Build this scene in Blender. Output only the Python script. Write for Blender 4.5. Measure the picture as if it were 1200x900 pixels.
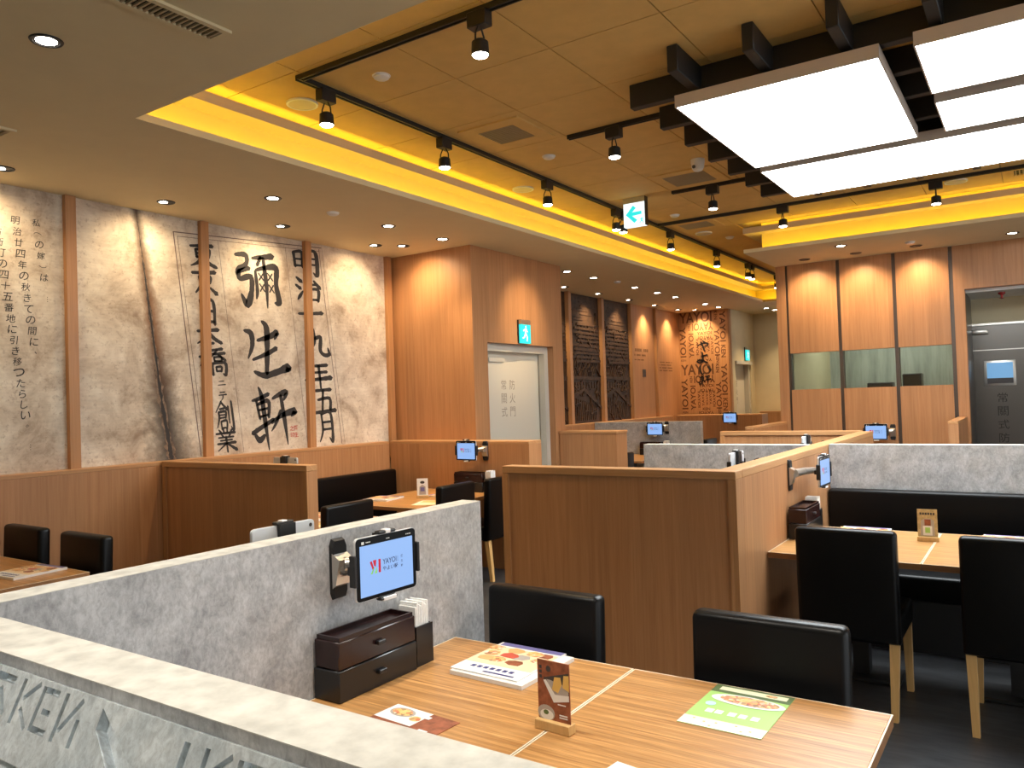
import bpy, bmesh, math, random
from mathutils import Vector, Matrix
random.seed(7)
R = math.radians
SC = bpy.context.scene
COL = SC.collection
for o in list(bpy.data.objects):
    bpy.data.objects.remove(o)

# ------------------------------------------------------------------ camera
F_PX, YAW, PITCH, ROLL, EYE = 919.5, R(33.83), R(1.165), R(-1.885), 1.55
cam_d = bpy.data.cameras.new('camera')
cam = bpy.data.objects.new('camera', cam_d)
COL.objects.link(cam)
fw = Vector((-math.sin(YAW) * math.cos(PITCH), math.cos(YAW) * math.cos(PITCH), math.sin(PITCH)))
ri = Vector((math.cos(YAW), math.sin(YAW), 0))
up = ri.cross(fw)
rr = math.cos(ROLL) * ri + math.sin(ROLL) * up
uu = -math.sin(ROLL) * ri + math.cos(ROLL) * up
M3 = Matrix((rr, uu, -fw)).transposed()
cam.matrix_world = Matrix.Translation((0, 0, EYE)) @ M3.to_4x4()
cam_d.sensor_fit = 'HORIZONTAL'
cam_d.sensor_width = 36
cam_d.lens = F_PX / 1200 * 36
cam_d.clip_start = 0.05
SC.camera = cam
# ------------------------------------------------------------------ world, exposure
W = bpy.data.worlds.new('world')
SC.world = W
W.use_nodes = True
W.node_tree.nodes['Background'].inputs[0].default_value = (.93, .97, 1, 1)
W.node_tree.nodes['Background'].inputs[1].default_value = 1.3
SC.view_settings.view_transform = 'Standard'
SC.view_settings.look = 'None'
SC.view_settings.gamma = 1
SC.view_settings.use_curve_mapping = False
SC.view_settings.exposure = 0.85
# light levels of the lamps in the room
P_DOWN, P_WASH, P_TRACK = 52, 27, 60
L_PANEL, L_COVE, L_GLOW = 9.5, 8.0, 8.0
WARM = (1.0, .73, .42)
NEUTRAL = (1.0, .93, .83)
PANEL_C = (.90, .97, 1.0)
COVE_C = (1.0, .73, .06)

# ------------------------------------------------------------------ heights and planes
LOW, UPC, US = 3.085, 3.42, .969            # lower ceiling, tiled upper ceiling
WX = -5.62                        # mural wall
PT = 1.175                        # booth partition height
TZ = .715                         # table top
KY = 9.89                         # kitchen front wall

# ------------------------------------------------------------------ materials
MATS = {}
def nmat(name):
    m = bpy.data.materials.new(name)
    m.use_nodes = True
    MATS[name] = m
    t = m.node_tree
    return m, t, t.nodes['Principled BSDF']
def flat(name, c, rough=.5, metal=0, spec=.5, emit=None, es=0, alpha=1, trans=0):
    m, t, b = nmat(name)
    b.inputs['Base Color'].default_value = (*c, 1)
    b.inputs['Roughness'].default_value = rough
    b.inputs['Metallic'].default_value = metal
    b.inputs['Specular IOR Level'].default_value = spec
    if emit:
        b.inputs['Emission Color'].default_value = (*emit, 1)
        b.inputs['Emission Strength'].default_value = es
    if trans:
        b.inputs['Transmission Weight'].default_value = trans
    return m
class NT:
    def __init__(s, t):
        s.t = t
    def n(s, kind, **kw):
        x = s.t.nodes.new(kind)
        for k, v in kw.items():
            if k.startswith('i_'):
                x.inputs[k[2:].replace('_', ' ')].default_value = v
            else:
                setattr(x, k, v)
        return x
    def l(s, a, b):
        s.t.links.new(a, b)
    def math(s, op, a, b=None):
        x = s.n('ShaderNodeMath', operation=op)
        for i, v in enumerate((a, b)):
            if v is None:
                continue
            if isinstance(v, (int, float)):
                x.inputs[i].default_value = v
            else:
                s.l(v, x.inputs[i])
        return x.outputs[0]
    def mix(s, f, a, b, blend='MIX'):
        x = s.n('ShaderNodeMix', data_type='RGBA', blend_type=blend)
        for sock, v in ((x.inputs[0], f), (x.inputs[6], a), (x.inputs[7], b)):
            if isinstance(v, (int, float)):
                sock.default_value = v
            elif isinstance(v, tuple):
                sock.default_value = (*v, 1)
            else:
                s.l(v, sock)
        return x.outputs[2]
    def ramp(s, f, stops):
        x = s.n('ShaderNodeValToRGB')
        e = x.color_ramp.elements
        while len(e) < len(stops):
            e.new(.5)
        for i, (p, c) in enumerate(stops):
            e[i].position = p
            e[i].color = (*c, 1)
        s.l(f, x.inputs[0])
        return x.outputs[0]
    def pos(s):
        g = s.n('ShaderNodeNewGeometry')
        x = s.n('ShaderNodeSeparateXYZ')
        s.l(g.outputs['Position'], x.inputs[0])
        return x.outputs[0], x.outputs[1], x.outputs[2]
    def comb(s, a, b, c):
        x = s.n('ShaderNodeCombineXYZ')
        for i, v in enumerate((a, b, c)):
            if isinstance(v, (int, float)):
                x.inputs[i].default_value = v
            else:
                s.l(v, x.inputs[i])
        return x.outputs[0]
    def noise(s, vec, scale, detail=4, rough=.55, dist=0):
        x = s.n('ShaderNodeTexNoise', i_Scale=scale, i_Detail=detail, i_Roughness=rough, i_Distortion=dist)
        s.l(vec, x.inputs['Vector'])
        return x.outputs['Fac']
def wood(name, dark, light, axis='z', strip=.13, vary=.18, rough=.42, fine=1.0, spec=.4, ln=1.0):
    m, t, b = nmat(name)
    N = NT(t)
    x, y, z = N.pos()
    if axis == 'z':
        u, v = N.math('ADD', x, N.math('MULTIPLY', y, .97)), z
    elif axis == 'x':
        u, v = N.math('ADD', y, z), x
    else:
        u, v = N.math('ADD', x, z), y
    st = N.math('FLOOR', N.math('DIVIDE', u, strip))
    wn = N.n('ShaderNodeTexWhiteNoise', noise_dimensions='1D')
    N.l(st, wn.inputs['W'])
    sh = N.math('MULTIPLY', wn.outputs['Value'], 7)
    vec = N.comb(N.math('MULTIPLY', u, 34 * fine), N.math('ADD', N.math('MULTIPLY', v, 1.1 * ln), sh), sh)
    n1 = N.noise(vec, 1.0, 5, .6, .6)
    vec2 = N.comb(N.math('MULTIPLY', u, 170 * fine), N.math('MULTIPLY', v, 5 * ln), 0.0)
    n2 = N.noise(vec2, 1.0, 2, .5)
    f = N.math('ADD', N.math('MULTIPLY', n1, .75), N.math('MULTIPLY', n2, .25))
    c = N.ramp(f, [(.3, dark), (.68, light)])
    c2 = N.mix(1.0, c, N.ramp(wn.outputs['Value'], [(0, (1 - vary,) * 3), (1, (1 + vary * .3,) * 3)]), 'MULTIPLY')
    N.l(c2, b.inputs['Base Color'])
    b.inputs['Roughness'].default_value = rough
    b.inputs['Specular IOR Level'].default_value = spec
    return m
def concrete(name, a, bcol, brown, rough=.6):
    m, t, b = nmat(name)
    N = NT(t)
    g = N.n('ShaderNodeNewGeometry')
    v = g.outputs['Position']
    n1 = N.noise(v, 9, 9, .74, .3)
    c = N.ramp(n1, [(.36, a), (.62, bcol)])
    n2 = N.noise(v, 1.6, 4, .6, .5)
    c = N.mix(N.ramp(n2, [(.48, (0, 0, 0)), (.72, (.55,) * 3)]), c, brown)
    x, y, z = N.pos()
    vec = N.comb(N.math('MULTIPLY', x, 75), N.math('MULTIPLY', y, 75), N.math('MULTIPLY', z, 45))
    n3 = N.noise(vec, 1.0, 6, .75, .5)
    c = N.mix(.75, c, N.ramp(n3, [(.36, (.62,) * 3), (.60, (1.05,) * 3)]), 'MULTIPLY')
    N.l(c, b.inputs['Base Color'])
    b.inputs['Roughness'].default_value = rough
    return m
def paint(name, c, rough=.7, var=.05, scale=6):
    m, t, b = nmat(name)
    N = NT(t)
    g = N.n('ShaderNodeNewGeometry')
    n1 = N.noise(g.outputs['Position'], scale, 4)
    cc = N.ramp(n1, [(.3, tuple(k * (1 - var) for k in c)), (.7, tuple(min(1, k * (1 + var)) for k in c))])
    N.l(cc, b.inputs['Base Color'])
    b.inputs['Roughness'].default_value = rough
    b.inputs['Specular IOR Level'].default_value = .25
    return m
WOOD = wood('oak_veneer', (.40, .185, .078), (.54, .275, .125), vary=.10)
WOODT = wood('oak_trim', (.40, .19, .075), (.56, .29, .125), vary=.05)
CAPX = wood('oak_cap_across', (.44, .22, .09), (.60, .33, .15), axis='x', vary=.05)
CAPY = wood('oak_cap_along', (.44, .22, .09), (.60, .33, .15), axis='y', vary=.05)
TABLE = wood('striped_table_laminate', (.30, .125, .032), (.66, .36, .13), axis='x', strip=.007, vary=.22, rough=.33, fine=2.6, ln=3.2)
TABEDGE = flat('pale_table_edge', (.84, .72, .54), .45)
TABSIDE = wood('table_side_wood', (.26, .12, .045), (.40, .20, .08), axis='x', vary=.1)
LEGW = wood('pale_beech', (.58, .35, .13), (.74, .48, .20), vary=.05)
CONC = concrete('grey_concrete', (.335, .34, .35), (.575, .58, .59), (.47, .40, .32))
CONCL = concrete('pale_cast_concrete', (.56, .64, .70), (.86, .93, .98), (.66, .68, .68))
CAPC = paint('cream_stone_cap', (.58, .57, .52), .5, .20, 22)
LOWP = paint('lower_ceiling_paint', (.68, .585, .37), .8, .02)
TILEP = paint('ceiling_tile_face', (.66, .43, .15), .8, .05, 9)
GRIDP = flat('ceiling_joint', (.40, .30, .17), .8)
FASC = paint('cove_fascia_painted_glow', (.82, .62, .17), .7, .02)  # cream fascia, with the yellow of the LED light put into its colour
MOLD = flat('cove_moulding_paint', (.62, .47, .28), .7)
COVE = flat('cove_led', (.2, .2, .2), .5, emit=COVE_C, es=L_COVE)
GLOW = flat('ceiling_glow_led', (.2, .2, .2), .5, emit=COVE_C, es=L_GLOW)
BLACKM = flat('matte_black_metal', (.012, .012, .013), .45)
BEAMM = flat('black_beam_paint', (.016, .016, .017), .5)
BRONZE = flat('dark_bronze', (.10, .075, .06), .4, .6)
LEATHER = flat('black_leather', (.002, .002, .0023), .36, spec=.22)
LAMPE = flat('lit_lamp_face', (1, 1, 1), .5, emit=(1, .93, .82), es=22)
PANELE = flat('lit_panel_diffuser', (.9, .9, .9), .5, emit=PANEL_C, es=L_PANEL)
PANELF = flat('panel_frame_taupe', (.60, .51, .43), .6)
WHITEP = flat('white_plastic', (.72, .72, .70), .4)
GRILLE = flat('vent_cream', (.60, .52, .38), .6)
GRILLD = flat('vent_dark', (.03, .024, .015), .8)
SLATM = flat('vent_slat', (.40, .31, .18), .6)
BEIGE = paint('beige_wall_paint', (.66, .57, .38), .75, .03)
DOORP = flat('fire_door_paint', (.66, .61, .50), .5)
FRAMEP = flat('door_frame_paint', (.55, .52, .45), .45)
INKD = flat('brown_grey_lettering', (.30, .25, .19), .6)
INK = flat('calligraphy_ink', (.035, .032, .032), .75)
INKT = flat('thin_ruled_ink', (.16, .11, .10), .8)
SEAL = flat('red_seal_ink', (.50, .07, .05), .8)
STEEL = flat('brushed_steel', (.15, .14, .13), .28, .95)
SILVER = flat('silver_metal', (.62, .60, .56), .3, .9)
TABW = flat('tablet_white_shell', (.70, .72, .74), .3)
TABB = flat('tablet_black_bezel', (.003, .003, .004), .3, spec=.2)
CHROME = flat('white_clip', (.8, .8, .8), .35)
SCREEN = flat('lit_tablet_screen', (.05, .05, .05), .3, emit=(.30, .53, 1.0), es=.5)
LOGOR = flat('logo_red', (.45, .01, .03), .5, emit=(.45, .01, .03), es=.22)
LOGOG = flat('logo_green', (.2, .5, .1), .5, emit=(.25, .6, .15), es=.25)
LOGOK = flat('logo_navy', (.02, .03, .10), .5)
LAQR = flat('dark_red_lacquer', (.020, .007, .007), .25)
LAQK = flat('black_lacquer', (.010, .010, .011), .28)
NAPK = paint('white_napkin', (.82, .82, .80), .9, .05, 90)
PAPER = flat('white_paper', (.80, .79, .76), .45)
PURPLE = flat('print_violet', (.16, .15, .36), .4)
ORANGE = flat('print_orange', (.75, .40, .16), .4)
PEACH = flat('print_peach', (.85, .66, .42), .4)
NAVYP = flat('print_navy', (.05, .06, .22), .4)
REDP = flat('print_red', (.55, .10, .06), .4)
GREEND = flat('print_dark_green', (.10, .16, .05), .4)
GREENL = flat('print_light_green', (.36, .62, .15), .4)
CREAMP = flat('print_cream', (.85, .85, .62), .4)
BROWNP = paint('print_brown', (.30, .10, .05), .35, .35, 40)
YELLP = flat('print_egg_yellow', (.75, .48, .12), .4)
GREYP = flat('print_grey', (.42, .38, .34), .4)
GOLDP = paint('print_gold', (.52, .40, .20), .4, .25, 60)
DARKP = flat('print_dark', (.05, .04, .04), .4)
ACRYL = flat('clear_acrylic', (.9, .9, .9), .1, alpha=1)
CYAN = flat('exit_sign_green', (.0, .4, .33), .5, emit=(.03, .70, .72), es=.6)
SIGNW = flat('exit_sign_white', (.8, .85, .85), .5, emit=(.72, .92, .98), es=.62)
SKYW = flat('lit_porthole_pane', (.2, .4, .6), .2, emit=(.18, .42, .75), es=.33)
KWALL = None
RED = flat('red_plastic', (.35, .02, .02), .4)
HEAT = flat('heat_lamp_glow', (.6, .3, .05), .5, emit=(1, .45, .06), es=3)
def make_special():
    global KWALL, MURAL, FLOORM, FOOD, RELIEF, GLASS, SOOT
    m, t, b = nmat('aged_mural_paper')
    N = NT(t)
    v = N.n('ShaderNodeNewGeometry').outputs['Position']
    n1 = N.noise(v, 3.2, 7, .68, .4)
    c = N.ramp(n1, [(.30, (.36, .27, .20)), (.45, (.62, .53, .42)), (.64, (.82, .75, .63))])
    n2 = N.noise(v, 38, 3, .6)
    c = N.mix(N.ramp(n2, [(.56, (0, 0, 0)), (.72, (.55,) * 3)]), c, (.36, .27, .20))
    x, y, z = N.pos()
    n3 = N.noise(N.comb(0.0, N.math('MULTIPLY', y, 6), N.math('MULTIPLY', z, 60)), 1, 3)
    c = N.mix(.5, c, N.ramp(n3, [(.35, (.84,) * 3), (.6, (1,) * 3)]), 'MULTIPLY')
    dz = N.math('SUBTRACT', 3.085, z)
    cy = N.math('ADD', 3.349, N.math('MULTIPLY', dz, .1315))
    dd = N.math('ABSOLUTE', N.math('SUBTRACT', y, cy))
    wd = N.math('ADD', .05, N.math('MULTIPLY', N.math('MULTIPLY', dz, dz), .045))
    nn = N.noise(v, 9, 6, .7)
    fz = N.math('DIVIDE', dd, N.math('MULTIPLY', wd, N.math('MULTIPLY', nn, 2.5)))
    burn = N.ramp(fz, [(0, (1,) * 3), (.3, (.78,) * 3), (1, (0, 0, 0))])
    c = N.mix(burn, c, N.ramp(N.math('MULTIPLY', dz, .5), [(.1, (.10, .08, .065)), (.4, (.24, .11, .05)), (.75, (.05, .042, .04))]))
    N.l(c, b.inputs['Base Color'])
    b.inputs['Roughness'].default_value = .85
    b.inputs['Specular IOR Level'].default_value = .1
    MURAL = m
    m, t, b = nmat('dark_slate_plank_floor')
    N = NT(t)
    x, y, z = N.pos()
    n = N.noise(N.comb(N.math('MULTIPLY', x, 3), N.math('MULTIPLY', y, 14), 0.0), 1.6, 6, .65, .8)
    c = N.ramp(n, [(.3, (.014, .015, .017)), (.7, (.055, .057, .062))])
    N.l(c, b.inputs['Base Color'])
    b.inputs['Roughness'].default_value = .38
    FLOORM = m
    m, t, b = nmat('food_photo_print')
    N = NT(t)
    v = N.n('ShaderNodeNewGeometry').outputs['Position']
    vo = N.n('ShaderNodeTexVoronoi', i_Scale=95.0)
    N.l(v, vo.inputs['Vector'])
    s = N.n('ShaderNodeSeparateColor')
    N.l(vo.outputs['Color'], s.inputs[0])
    c = N.ramp(s.outputs[0], [(0, (.55, .10, .05)), (.25, (.80, .45, .15)), (.5, (.85, .62, .25)), (.7, (.25, .13, .07)), (.85, (.75, .30, .16)), (1, (.85, .80, .66))])
    N.l(c, b.inputs['Base Color'])
    b.inputs['Roughness'].default_value = .4
    FOOD = m
    m, t, b = nmat('carved_dark_timber')
    N = NT(t)
    v = N.n('ShaderNodeNewGeometry').outputs['Position']
    n = N.noise(v, 14, 6, .7, .6)
    c = N.ramp(n, [(.3, (.022, .012, .007)), (.7, (.10, .055, .03))])
    N.l(c, b.inputs['Base Color'])
    b.inputs['Roughness'].default_value = .5
    b.inputs['Specular IOR Level'].default_value = .25
    RELIEF = m
    m, t, b = nmat('kitchen_back_wall')
    N = NT(t)
    x, y, z = N.pos()
    n = N.noise(N.comb(N.math('MULTIPLY', x, 9), N.math('MULTIPLY', y, 9), N.math('MULTIPLY', z, 1.2)), 1, 5, .6)
    c = N.ramp(n, [(.35, (.30, .32, .29)), (.65, (.50, .52, .47))])
    N.l(c, b.inputs['Base Color'])
    b.inputs['Roughness'].default_value = .4
    KWALL = m
    m, t, b = nmat('window_glass')
    gl = t.nodes.new('ShaderNodeBsdfGlossy')
    gl.inputs['Roughness'].default_value = .03
    tr = t.nodes.new('ShaderNodeBsdfTransparent')
    tr.inputs[0].default_value = (.93, .95, .92, 1)
    mx = t.nodes.new('ShaderNodeMixShader')
    fr = t.nodes.new('ShaderNodeFresnel')
    fr.inputs[0].default_value = 1.45
    t.links.new(fr.outputs[0], mx.inputs[0])
    t.links.new(tr.outputs[0], mx.inputs[1])
    t.links.new(gl.outputs[0], mx.inputs[2])
    t.links.new(mx.outputs[0], t.nodes['Material Output'].inputs[0])
    GLASS = m
    m, t, b = nmat('scorched_tear')
    N = NT(t)
    v = N.n('ShaderNodeNewGeometry').outputs['Position']
    n = N.noise(v, 22, 5, .7)
    c = N.ramp(n, [(.35, (.06, .045, .035)), (.7, (.34, .24, .17))])
    N.l(c, b.inputs['Base Color'])
    b.inputs['Roughness'].default_value = .9
    SOOT = m
make_special()

# ------------------------------------------------------------------ mesh builder
class MB:
    def __init__(s):
        s.v, s.f = [], []
    def add(s, vs, fs):
        k = len(s.v)
        s.v += [tuple(p) for p in vs]
        s.f += [tuple(i + k for i in f) for f in fs]
        return s
    def box(s, x0, x1, y0, y1, z0, z1, r=0, seg=2):
        if r <= 0:
            return s.add([(x, y, z) for z in (z0, z1) for y in (y0, y1) for x in (x0, x1)],
                         [(0, 2, 3, 1), (4, 5, 7, 6), (0, 1, 5, 4), (2, 6, 7, 3), (0, 4, 6, 2), (1, 3, 7, 5)])
        b = bmesh.new()
        bmesh.ops.create_cube(b, size=1)
        for q in b.verts:
            q.co = Vector(((x0 + x1) / 2 + q.co.x * (x1 - x0), (y0 + y1) / 2 + q.co.y * (y1 - y0), (z0 + z1) / 2 + q.co.z * (z1 - z0)))
        bmesh.ops.bevel(b, geom=list(b.edges), offset=r, segments=seg, profile=.5, affect='EDGES')
        b.verts.index_update()
        s.add([q.co for q in b.verts], [[q.index for q in f.verts] for f in b.faces])
        b.free()
        return s
    def prism(s, bot, top):
        n = len(bot)
        return s.add(list(bot) + list(top), [tuple(range(n - 1, -1, -1)), tuple(range(n, 2 * n))] +
                     [(i, (i + 1) % n, n + (i + 1) % n, n + i) for i in range(n)])
    def tube(s, p, q, r0, r1=None, n=14, cap=True):
        r1 = r0 if r1 is None else r1
        p, q = Vector(p), Vector(q)
        d = (q - p).normalized()
        a = d.orthogonal().normalized()
        b = d.cross(a)
        A = [p + (a * math.cos(t) + b * math.sin(t)) * r0 for t in [2 * math.pi * i / n for i in range(n)]]
        B = [q + (a * math.cos(t) + b * math.sin(t)) * r1 for t in [2 * math.pi * i / n for i in range(n)]]
        fs = [(i, (i + 1) % n, n + (i + 1) % n, n + i) for i in range(n)]
        if cap:
            fs += [tuple(range(n - 1, -1, -1)), tuple(range(n, 2 * n))]
        return s.add(A + B, fs)
    def lathe(s, prof, n=24, c=(0, 0, 0)):
        vs, fs = [], []
        for (r, z) in prof:
            vs += [(c[0] + r * math.cos(2 * math.pi * i / n), c[1] + r * math.sin(2 * math.pi * i / n), c[2] + z) for i in range(n)]
        for k in range(len(prof) - 1):
            fs += [(k * n + i, k * n + (i + 1) % n, (k + 1) * n + (i + 1) % n, (k + 1) * n + i) for i in range(n)]
        return s.add(vs, fs)
    def poly(s, pts, off):
        """flat outline extruded by vector off"""
        off = Vector(off)
        return s.prism(pts, [tuple(Vector(p) + off) for p in pts])
    def xf(s, m):
        s.v = [tuple(m @ Vector(p)) for p in s.v]
        return s
    def build(s, name, mat, parent=None, smooth=False, loc=None):
        me = bpy.data.meshes.new(name)
        me.from_pydata(s.v, [], s.f)
        b = bmesh.new()
        b.from_mesh(me)
        bmesh.ops.recalc_face_normals(b, faces=b.faces)
        b.to_mesh(me)
        b.free()
        me.materials.append(mat)
        if smooth:
            for p in me.polygons:
                p.use_smooth = True
            try:
                me.set_sharp_from_angle(angle=R(40))
            except Exception:
                pass
        o = bpy.data.objects.new(name, me)
        COL.objects.link(o)
        if parent:
            o.parent = parent
        if loc:
            o.location = loc
        return o
def mbox(*a, **k):
    return MB().box(*a, **k)
def bx(name, mat, parent, x0, x1, y0, y1, z0, z1, r=0, seg=2):
    return MB().box(x0, x1, y0, y1, z0, z1, r, seg).build(name, mat, parent, smooth=r > 0)
def thing(name, label, cat, loc=(0, 0, 0), rz=0, group=None):
    o = bpy.data.objects.new(name, None)
    o.empty_display_size = .1
    COL.objects.link(o)
    o.location = loc
    o.rotation_euler = (0, 0, rz)
    tag(o, label, cat, group)
    return o
def tag(o, label, cat=None, group=None):
    o['label'] = label
    if cat:
        o['category'] = cat
    if group:
        o['group'] = group
    return o
def struct(o, label=None):
    o['kind'] = 'structure'
    if label:
        o['label'] = label
    return o
def sempty(name, label):
    o = bpy.data.objects.new(name, None)
    COL.objects.link(o)
    return struct(o, label)
def copy_tree(o, parent=None):
    c = o.copy()
    COL.objects.link(c)
    c.parent = parent
    for ch in list(o.children):
        copy_tree(ch, c)
    return c
TXT = {}
def text_mesh(body, bold=0.0, shear=0.0):
    k = (body, bold, shear)
    if k not in TXT:
        c = bpy.data.curves.new('text', 'FONT')
        c.body = body
        c.offset = bold
        c.shear = shear
        c.align_x, c.align_y = 'CENTER', 'CENTER'
        c.resolution_u = 3
        o = bpy.data.objects.new('text', c)
        COL.objects.link(o)
        dg = bpy.context.evaluated_depsgraph_get()
        me = bpy.data.meshes.new_from_object(o.evaluated_get(dg))
        bpy.data.objects.remove(o)
        vs = [tuple(v.co) for v in me.vertices]
        fs = [tuple(p.vertices) for p in me.polygons]
        xs, ys = [v[0] for v in vs], [v[1] for v in vs]
        cx, cy = (min(xs) + max(xs)) / 2, (min(ys) + max(ys)) / 2
        TXT[k] = ([(v[0] - cx, v[1] - cy) for v in vs], fs, max(xs) - min(xs), max(ys) - min(ys))
    return TXT[k]
def put_text(mb, body, o, ux, uy, w=None, h=None, rot=0, bold=0.0, shear=0.0):
    """text laid on the plane at o with axes ux (right) and uy (up), fitted to w x h"""
    vs, fs, tw, th = text_mesh(body, bold, shear)
    sx = w / tw if w else h / th
    sy = h / th if h else sx
    o, ux, uy = Vector(o), Vector(ux), Vector(uy)
    ca, sa = math.cos(rot), math.sin(rot)
    out = []
    for (a, b) in vs:
        a, b = a * sx, b * sy
        a, b = a * ca - b * sa, a * sa + b * ca
        out.append(o + ux * a + uy * b)
    mb.add(out, fs)

# ------------------------------------------------------------------ floor and walls
struct(bx('floor', FLOORM, None, -6.4, 5.2, -3.2, 16.2, -.12, 0), 'dark slate-toned plank floor')
wl = struct(bx('wall_left', BEIGE, None, WX - .17, WX - .02, -3.2, 16.2, 0, 3.7), 'long wall behind the calligraphy mural and carved panels')
wbk = sempty('wall_back', 'plain beige wall behind the viewer')
bx('plaster', BEIGE, wbk, -6.4, 5.2, -3.2, -3.05, 0, 3.7)
wrt = sempty('wall_right', 'shop front far to the right, open to the daylit arcade')
bx('pier', BEIGE, wrt, 5.0, 5.15, 8.6, 16.2, 0, 3.7)
bx('pier', BEIGE, wrt, 5.0, 5.15, -3.05, -2.6, 0, 3.7)
bx('lintel', BEIGE, wrt, 5.0, 5.15, -2.6, 8.6, 2.75, 3.7)

# timber box with the fire door
wb = sempty('wall_closet', 'oak-clad closet volume with the grey-beige fire door')
BXF, BYF, BYE = -4.57, 6.16, 7.9
bx('front_cladding', WOOD, wb, WX, BXF, BYF, BYF + .1, 0, LOW)
bx('corner_cladding', WOOD, wb, BXF - .12, BXF, BYF + .1, 6.40, 0, LOW)
bx('end_cladding', WOOD, wb, BXF - .12, BXF, 7.68, BYE, 0, LOW)
bx('header_cladding', WOOD, wb, BXF - .12, BXF, 6.40, 7.68, 2.14, LOW)
bx('rear_cladding', WOOD, wb, WX, BXF - .12, BYE - .1, BYE, 0, LOW)
d = sempty('door_1', 'grey-beige fire door set into the oak closet')
bx('door_frame', FRAMEP, d, BXF - .15, BXF - .075, 6.40, 6.47, 0, 2.139)
bx('door_frame', FRAMEP, d, BXF - .15, BXF - .075, 7.60, 7.68, 0, 2.139)
bx('door_frame', FRAMEP, d, BXF - .15, BXF - .075, 6.47, 7.60, 2.06, 2.139)
lf = bx('door_leaf', DOORP, d, BXF - .21, BXF - .165, 6.42, 7.66, .01, 2.06)
bx('door_closer', FRAMEP, d, BXF - .165, BXF - .14, 6.62, 6.90, 1.955, 2.0, .004)
mb = MB()
for j, col in enumerate(('常關式', '防火門')):
    for i, ch in enumerate(col):
        put_text(mb, ch, (BXF - .164, 6.905 + j * .16, 1.715 - i * .145), (0, 1, 0), (0, 0, 1), h=.105)
mb.build('lettering', INKD, lf)

# relief wall farther back, end wall with the word panel, beige niche
YW = 14.08
struct(bx('wall_end', WOOD, None, WX, -4.64, YW, YW + .12, 0, LOW), 'oak end wall carrying the word panel')
wn = sempty('wall_niche', 'beige niche beyond the word panel with a service door')
bx('side_wall', BEIGE, wn, -4.76, -4.64, YW + .12, 14.36, 0, LOW)
bx('side_wall', BEIGE, wn, -4.76, -4.64, 15.3, 15.56, 0, LOW)
bx('side_wall', BEIGE, wn, -4.76, -4.64, 14.36, 15.3, 2.14, LOW)
bx('rear_wall', BEIGE, wn, -4.76, -2.4, 15.56, 15.7, 0, LOW)
d = sempty('door_2', 'beige service door in the niche beside the word panel')
bx('door_leaf', DOORP, d, -4.80, -4.75, 14.36, 15.3, 0, 2.14)
bx('door_frame', FRAMEP, d, -4.75, -4.66, 14.36, 14.42, 0, 2.14)
bx('door_frame', FRAMEP, d, -4.75, -4.66, 15.2, 15.3, 0, 2.14)
bx('door_header', FRAMEP, d, -4.75, -4.60, 14.34, 15.3, 2.08, 2.14)
mb = MB()
for i, ch in enumerate('防火門'):
    put_text(mb, ch, (-4.748, 14.72, 1.72 - i * .16), (0, 1, 0), (0, 0, 1), h=.12)
mb.build('lettering', INKD, d)

# kitchen front
wk = sempty('wall_kitchen', 'oak-panelled kitchen front with a window band and steel door')
KX = -2.65
bx('left_stile', WOOD, wk, KX, -2.535, KY, KY + .14, 0, LOW)
bx('side_wall', WOOD, wk, KX, KX + .12, KY + .14, 13.55, 0, UPC)
MX = [(-2.535, -2.505), (-1.945, -1.905), (-1.345, -1.305), (-.775, -.735)]
for a, b in MX:
    bx('mullion', BRONZE, wk, a, b, KY + .01, KY + .12, 0, LOW)
for (a, b) in ((-2.505, -1.945), (-1.905, -1.345), (-1.305, -.775)):
    bx('upper_panel', WOOD, wk, a, b, KY - .012, KY + .1, 2.005, LOW)
    bx('lower_panel', WOOD, wk, a, b, KY - .012, KY + .1, 0, 1.56)
    bx('window_pane', GLASS, wk, a, b, KY + .05, KY + .058, 1.56, 2.005)
bx('right_stile', WOOD, wk, -.735, -.65, KY, KY + .14, 0, LOW)
bx('jamb_lining', WOOD, wk, -.65, -.63, KY, KY + .14, 0, 2.6)
bx('recess_wall', STEEL, wk, -.655, -.635, KY + .14, 10.9, 0, 2.6)
bx('recess_wall', BEIGE, wk, .75, .80, KY + .14, 10.95, 0, 2.6)
bx('door_header', WOOD, wk, -.65, .75, KY, KY + .14, 2.6, LOW)
bx('right_panel', WOOD, wk, .75, 5.0, KY, KY + .14, 0, LOW)
kb = sempty('wall_kitchen_rear', 'grey kitchen walls seen through the window band')
bx('back_panel', KWALL, kb, -2.52, -.64, 12.05, 12.15, 0, 3.0)
bx('side_panel', BEIGE, kb, -2.53, -2.50, KY + .15, 12.05, 0, 3.0)
bx('divider_panel', BEIGE, kb, -.74, -.68, KY + .15, 12.05, 0, 3.0)
bx('ceiling_panel', WHITEP, kb, -2.53, -.68, KY + .14, 12.15, 2.82, 2.9)
d = sempty('door_3', 'stainless steel kitchen door with a small lit porthole')
DY = 10.9
lf = bx('door_leaf', STEEL, d, -.655, .75, DY, DY + .05, .01, 2.25)
bx('seam_bar', SILVER, lf, -.655, .75, DY - .004, DY, 1.952, 1.962)
bx('door_frame', SILVER, d, -.67, .80, DY - .03, DY + .08, 2.25, 2.275)
bx('transom', BEIGE, d, -.67, .80, DY, DY + .05, 2.275, 2.57)
bx('door_closer', SILVER, d, -.63, -.47, DY - .06, DY, 2.15, 2.20, .006)
fr = bx('porthole_frame', SILVER, lf, -.53, -.21, DY - .012, DY, 1.53, 1.83, .004)
bx('porthole_pane', SKYW, fr, -.50, -.238, DY - .014, DY - .011, 1.62, 1.803)
bx('porthole_sill', DARKP, fr, -.50, -.238, DY - .014, DY - .011, 1.557, 1.62)
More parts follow.
